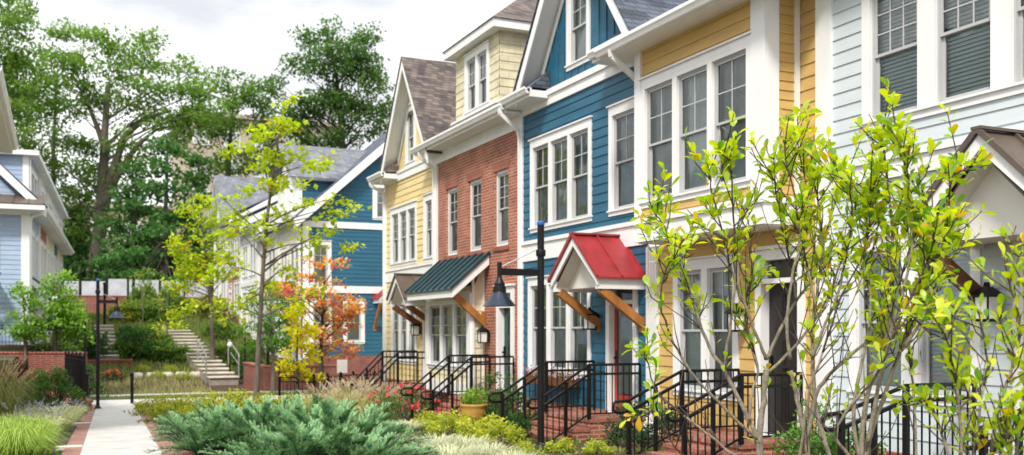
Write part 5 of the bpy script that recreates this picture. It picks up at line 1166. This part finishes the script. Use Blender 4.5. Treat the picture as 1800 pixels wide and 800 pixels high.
def magnolia(label, root, stems, LL=.09, dens=1.0, dry=.045):
    """stems: (radius at foot, radius at tip, first leafy fraction, points)"""
    t = thing('magnolia_shrub', label, 'shrub', root, 'leafy multi-stemmed shrubs in the foreground'); lv = MB(); tw = None
    def whorl(p, d, n, s):
        d = d.normalized(); r = d.cross(V((.2, .5, .84))).normalized(); u = d.cross(r); ph = U(0, 6)
        for k in range(n):
            a = ph+k*2.4; o = r*math.cos(a)+u*math.sin(a); e = U(.3, 1.2); ld = d*math.cos(e)+o*math.sin(e)+V((0, 0, U(-.0, .45)))
            q = p-d*U(0, .06)*s*3; L = LL*s*U(.55, 1.05); tw.tube([q, q+ld.normalized()*.012], .0016, 3, 1, False)
            mleaf(lv, q+ld.normalized()*.012, ld, (d*.7+V((0, 0, .7))+rv()*.5), L, L*U(.42, .54), leafcol(dry), U(-.05, .45))
    for r0, r1, f0, pts in stems:
        P_ = smooth([V(p) for p in pts]); k = len(P_); sb = MB(); j = .005; tw = sb
        P_ = [p+V((U(-j, j), U(-j, j), U(-j, j)))*(1 if 0 < i < k-1 else 0) for i, p in enumerate(P_)]
        R_ = [(r0+(r1-r0)*(i/(k-1))**.75)*(1+.08*math.sin(i*2.3+r0*900)) for i in range(k)]
        ch = next((i for i in range(k) if R_[i] < .0066), k-1); ch = max(1, ch)
        sb.tube(P_[:ch+1], R_[:ch+1], 8, 0)
        if ch < k-1: sb.tube(P_[ch:], R_[ch:], 7, 1)
        whorl(P_[-1], P_[-1]-P_[-2], int(7*dens)+1, 1)
        # bare side twigs low on the stem
        for _ in range(int(3*k/14)):
            i = rnd.randrange(max(1, k//5), max(2, int(k*.6))); d = (P_[i+1]-P_[i-1]).normalized(); o = rv().normalized(); td = (d*.8+o*.8+V((0, 0, .3))).normalized(); L = U(.1, .42)
            a_ = P_[i]; pts_ = [a_, a_+td*L*.4+V((0, 0, .01)), a_+td*L*.75+V((0, 0, .05*L)), a_+td*L+V((0, 0, .25*L))]; tw.tube(pts_, [.0045, .0036, .0028, .0018], 5, 1, False)
            if rnd.random() < .3: whorl(pts_[-1], pts_[-1]-pts_[-2], 4, .85)
        i = int(f0*k)
        while i < k-1:
            p = P_[i]; d = (P_[i+1]-P_[i-1]).normalized()
            for _ in range((2 if rnd.random() < .8*dens else 1)):
                o = rv().normalized(); o = (o-d*o.dot(d)).normalized(); td = (d*U(.5, 1.1)+o*U(.6, 1.25)+V((0, 0, .3))).normalized(); L = U(.06, .32)
                if rnd.random() < .22: # short leafy spur
                    whorl(p+td*.03, td, 2, .85); continue
                q = p+td*L; m = p+td*L*.5+V((U(-.015, .015), U(-.015, .015), -.012)); e = q+V((0, 0, .02)); tw.tube([p, m, e], [.0046, .0038, .0026], 5, 1, False)
                if rnd.random() < .94: whorl(e, td, int(U(5.5, 9)*dens)+1, 1)
                if L > .14 and rnd.random() < .7: whorl(m, td, 2, .8)
            i += 1 if rnd.random() < .8*dens else 2
        sb.build('stem', ['bark_mag', 'twig'], t, True)
    lv.build('leaves', 'leaf_near', t, True)
    return t
def S(r0, r1, f0, d, pix, dd=0): 
    n = len(pix); pix = pix[:-1]+[(pix[-1][0], pix[-1][1]+22)]; return (r0, r1, f0, [at(x, y, d+dd*i/(n-1)) for i, (x, y) in enumerate(pix)])
d = 6.3; q = at(1340, 800, d); root = V((q.x, q.y, G(q.x, q.y)))
rp = (1338, 1010)
magnolia('large open multi-stemmed shrub with yellow-green leaves before the golden house', root, [
 S(.027, .016, 1, d, [rp, (1335, 860), (1336, 760), (1342, 704), (1346, 628)]),
 S(.012, .0035, .5, d, [(1346, 632), (1330, 590), (1305, 525), (1283, 470), (1268, 400), (1250, 330), (1245, 262)], -.25),
 S(.013, .0035, .42, d, [(1346, 632), (1372, 580), (1400, 528), (1428, 488), (1450, 420), (1470, 350), (1482, 285)], .3),
 S(.012, .0035, .45, d, [(1344, 660), (1380, 628), (1428, 572), (1462, 505), (1490, 420), (1505, 350), (1512, 300)], .1),
 S(.018, .0045, .5, d, [(1336, 780), (1316, 736), (1276, 656), (1240, 596), (1215, 520), (1190, 450), (1165, 395), (1146, 345)], .25),
 S(.011, .0035, .58, d, [(1272, 650), (1282, 585), (1290, 520), (1291, 440), (1288, 360), (1284, 290), (1270, 250)], -.3),
 S(.012, .004, .72, d, [(1332, 772), (1285, 730), (1240, 684), (1205, 640), (1180, 590), (1162, 535), (1170, 470), (1200, 425)], -.3),
 S(.011, .0035, .82, d, [(1334, 830), (1290, 800), (1240, 760), (1190, 722), (1155, 690), (1140, 640), (1133, 600)], .2),
 S(.01, .0035, .4, d, [(1318, 740), (1322, 690), (1332, 640), (1310, 560), (1320, 480), (1318, 400), (1300, 330)], .3),
 S(.008, .003, .85, d, [(1330, 850), (1270, 830), (1200, 800), (1160, 740), (1140, 700)], -.3),
 S(.009, .0035, .3, d, [(1400, 528), (1392, 470), (1375, 400), (1362, 320), (1360, 250)], -.2)])
d = 6.0; q = at(1425, 800, d); root = V((q.x, q.y, G(q.x, q.y))); rp = (1428, 1030)
magnolia('upright multi-stemmed shrub with grey trunks in front of the dark door', root, [
 S(.022, .012, 1, d, [rp, (1424, 880), (1420, 800), (1410, 740), (1400, 690), (1390, 630)]),
 S(.012, .0035, .4, d, [(1390, 632), (1383, 570), (1390, 500), (1405, 430), (1398, 350), (1380, 280), (1386, 215)], -.1),
 S(.02, .0045, .45, d, [rp, (1470, 860), (1456, 796), (1436, 720), (1428, 628), (1432, 540), (1445, 460), (1442, 390), (1432, 320), (1425, 248)], .15),
 S(.016, .0045, .5, d, [(1418, 770), (1432, 700), (1452, 665), (1485, 632), (1520, 605), (1556, 560), (1580, 500), (1600, 420), (1596, 340)], .2),
 S(.012, .0035, .52, d, [(1428, 630), (1446, 580), (1472, 520), (1490, 440), (1498, 360), (1490, 290)], -.25),
 S(.01, .0035, .5, d, [(1414, 800), (1404, 820), (1420, 700), (1445, 620), (1480, 520), (1520, 440), (1530, 360), (1528, 300)], -.3),
 S(.009, .0035, .4, d, [(1434, 540), (1420, 470), (1408, 400), (1415, 320), (1402, 262)], .2)])
d = 5.7; q = at(1530, 800, d); root = V((q.x, q.y, G(q.x, q.y))); rp = (1522, 1060)
magnolia('tall dense shrub with yellow-green tips against the pale mint wall', root, [
 S(.022, .0045, .45, d, [rp, (1508, 880), (1512, 800), (1522, 700), (1553, 625), (1566, 530), (1570, 430), (1562, 340), (1552, 260), (1546, 215)], .1),
 S(.02, .004, .45, d, [rp, (1522, 880), (1522, 795), (1553, 700), (1585, 615), (1618, 540), (1645, 460), (1664, 390), (1672, 320), (1690, 268)], .2),
 S(.014, .004, .42, d, [(1524, 780), (1540, 700), (1562, 600), (1590, 500), (1605, 420), (1600, 340), (1585, 270), (1578, 200)], -.2),
 S(.013, .0035, .4, d, [(1512, 810), (1500, 720), (1520, 620), (1530, 520), (1520, 440), (1535, 370), (1530, 300)], .2),
 S(.012, .0035, .4, d, [(1590, 610), (1620, 560), (1640, 480), (1640, 400), (1628, 330)], -.2),
 S(.012, .0035, .6, d, [(1512, 850), (1490, 800), (1470, 770), (1488, 720), (1540, 660), (1575, 580), (1625, 470), (1640, 420)], -.2),
 S(.011, .0035, .5, d, [rp, (1600, 900), (1610, 800), (1606, 700), (1596, 600), (1610, 520), (1660, 430), (1672, 380)], .15)])
d = 4.9; q = at(1740, 800, d); root = V((q.x, q.y, G(q.x, q.y))); rp = (1745, 1120)
magnolia('low leafy shrub with large leaves cut by the right edge', root, [
 S(.014, .004, .45, d, [rp, (1725, 950), (1735, 860), (1748, 760), (1765, 690), (1785, 630), (1792, 560), (1775, 500), (1765, 430)], .1),
 S(.013, .004, .45, d, [rp, (1690, 930), (1688, 850), (1690, 760), (1680, 680), (1668, 610), (1650, 545)], -.1),
 S(.012, .004, .4, d, [rp, (1770, 960), (1780, 860), (1792, 760), (1815, 680), (1830, 580), (1810, 480), (1800, 400)], .1),
 S(.011, .004, .4, d, [rp, (1720, 900), (1712, 820), (1722, 720), (1735, 640), (1722, 560), (1700, 490)], .2),
 S(.01, .0035, .4, d, [(1690, 840), (1660, 780), (1640, 720), (1625, 680)], .1),
 S(.01, .0035, .35, d, [(1735, 880), (1752, 820), (1770, 770), (1800, 720), (1820, 700)], -.2)], .084, .85, .04)

# ------------------------------------------------------------------ sky, sun, camera
w = bpy.data.worlds.new('World'); sc.world = w; w.use_nodes = True; nt = w.node_tree
for n in list(nt.nodes): nt.nodes.remove(n)
N = nt.nodes.new; L_ = nt.links.new
out = N('ShaderNodeOutputWorld'); bg = N('ShaderNodeBackground'); bg.inputs[1].default_value = .107
sky = N('ShaderNodeTexSky'); sky.sky_type = 'NISHITA'; sky.sun_disc = False; sky.sun_elevation = math.radians(48); sky.sun_rotation = math.radians(222); sky.air_density = 1.2; sky.dust_density = 3
tc = N('ShaderNodeTexCoord'); mp = N('ShaderNodeMapping'); mp.inputs['Scale'].default_value = (1, 1, 2.6); L_(tc.outputs['Generated'], mp.inputs[0])
n1 = N('ShaderNodeTexNoise'); n1.inputs['Scale'].default_value = 3.2; n1.inputs['Detail'].default_value = 9; n1.inputs['Roughness'].default_value = .55; L_(mp.outputs[0], n1.inputs['Vector'])
cr = N('ShaderNodeValToRGB'); e = cr.color_ramp.elements; e[0].position = .36; e[0].color = (7.9, 8.2, 8.7, 1); e[1].position = .56; e[1].color = (13, 13, 13.1, 1)
L_(n1.outputs[0], cr.inputs[0])
# overcast brightens towards the zenith
sx = N('ShaderNodeSeparateXYZ'); L_(tc.outputs['Generated'], sx.inputs[0]); mr = N('ShaderNodeMapRange'); mr.inputs[1].default_value = .3; mr.inputs[2].default_value = .95; mr.inputs[3].default_value = 1; mr.inputs[4].default_value = 1.6; L_(sx.outputs[2], mr.inputs[0])
ml = N('ShaderNodeVectorMath'); ml.operation = 'SCALE'; L_(cr.outputs[0], ml.inputs[0]); L_(mr.outputs[0], ml.inputs['Scale'])
n2 = N('ShaderNodeTexNoise'); n2.inputs['Scale'].default_value = 2.1; n2.inputs['Detail'].default_value = 7; L_(mp.outputs[0], n2.inputs['Vector'])
c2 = N('ShaderNodeValToRGB'); c2.color_ramp.elements[0].position = .25; c2.color_ramp.elements[0].color = (.7, .7, .7, 1); c2.color_ramp.elements[1].position = .45; c2.color_ramp.elements[1].color = (.97, .97, .97, 1); L_(n2.outputs[0], c2.inputs[0])
mx = N('ShaderNodeMix'); mx.data_type = 'RGBA'; L_(c2.outputs[0], mx.inputs[0]); L_(sky.outputs[0], mx.inputs[6]); L_(ml.outputs[0], mx.inputs[7]); L_(mx.outputs[2], bg.inputs[0]); L_(bg.outputs[0], out.inputs[0])
sd = bpy.data.lights.new('sun', 'SUN'); sd.energy = 4.1; sd.angle = math.radians(10); sd.color = (1, .95, .87); so = bpy.data.objects.new('sun', sd); COL.objects.link(so)
az = math.radians(222); el = math.radians(48); dv = V((math.sin(az)*math.cos(el), math.cos(az)*math.cos(el), math.sin(el))); so.rotation_euler = dv.to_track_quat('Z', 'Y').to_euler()
cd = bpy.data.cameras.new('camera'); cam = bpy.data.objects.new('camera', cd); COL.objects.link(cam); cam.location = (0, 0, CAM_H); cam.rotation_euler = (PI/2, 0, -TH)
cd.sensor_width = 36; cd.lens = 35; cd.shift_y = .1; cd.clip_start = .1; cd.clip_end = 3000
cd.dof.use_dof = True; cd.dof.focus_distance = 8.5; cd.dof.aperture_fstop = 2.2
sc.camera = cam
sc.view_settings.view_transform = 'Standard'; sc.view_settings.look = 'None'; sc.view_settings.exposure = 0
sc.cycles.max_bounces = 8; sc.cycles.transparent_max_bounces = 12; sc.cycles.use_denoising = True
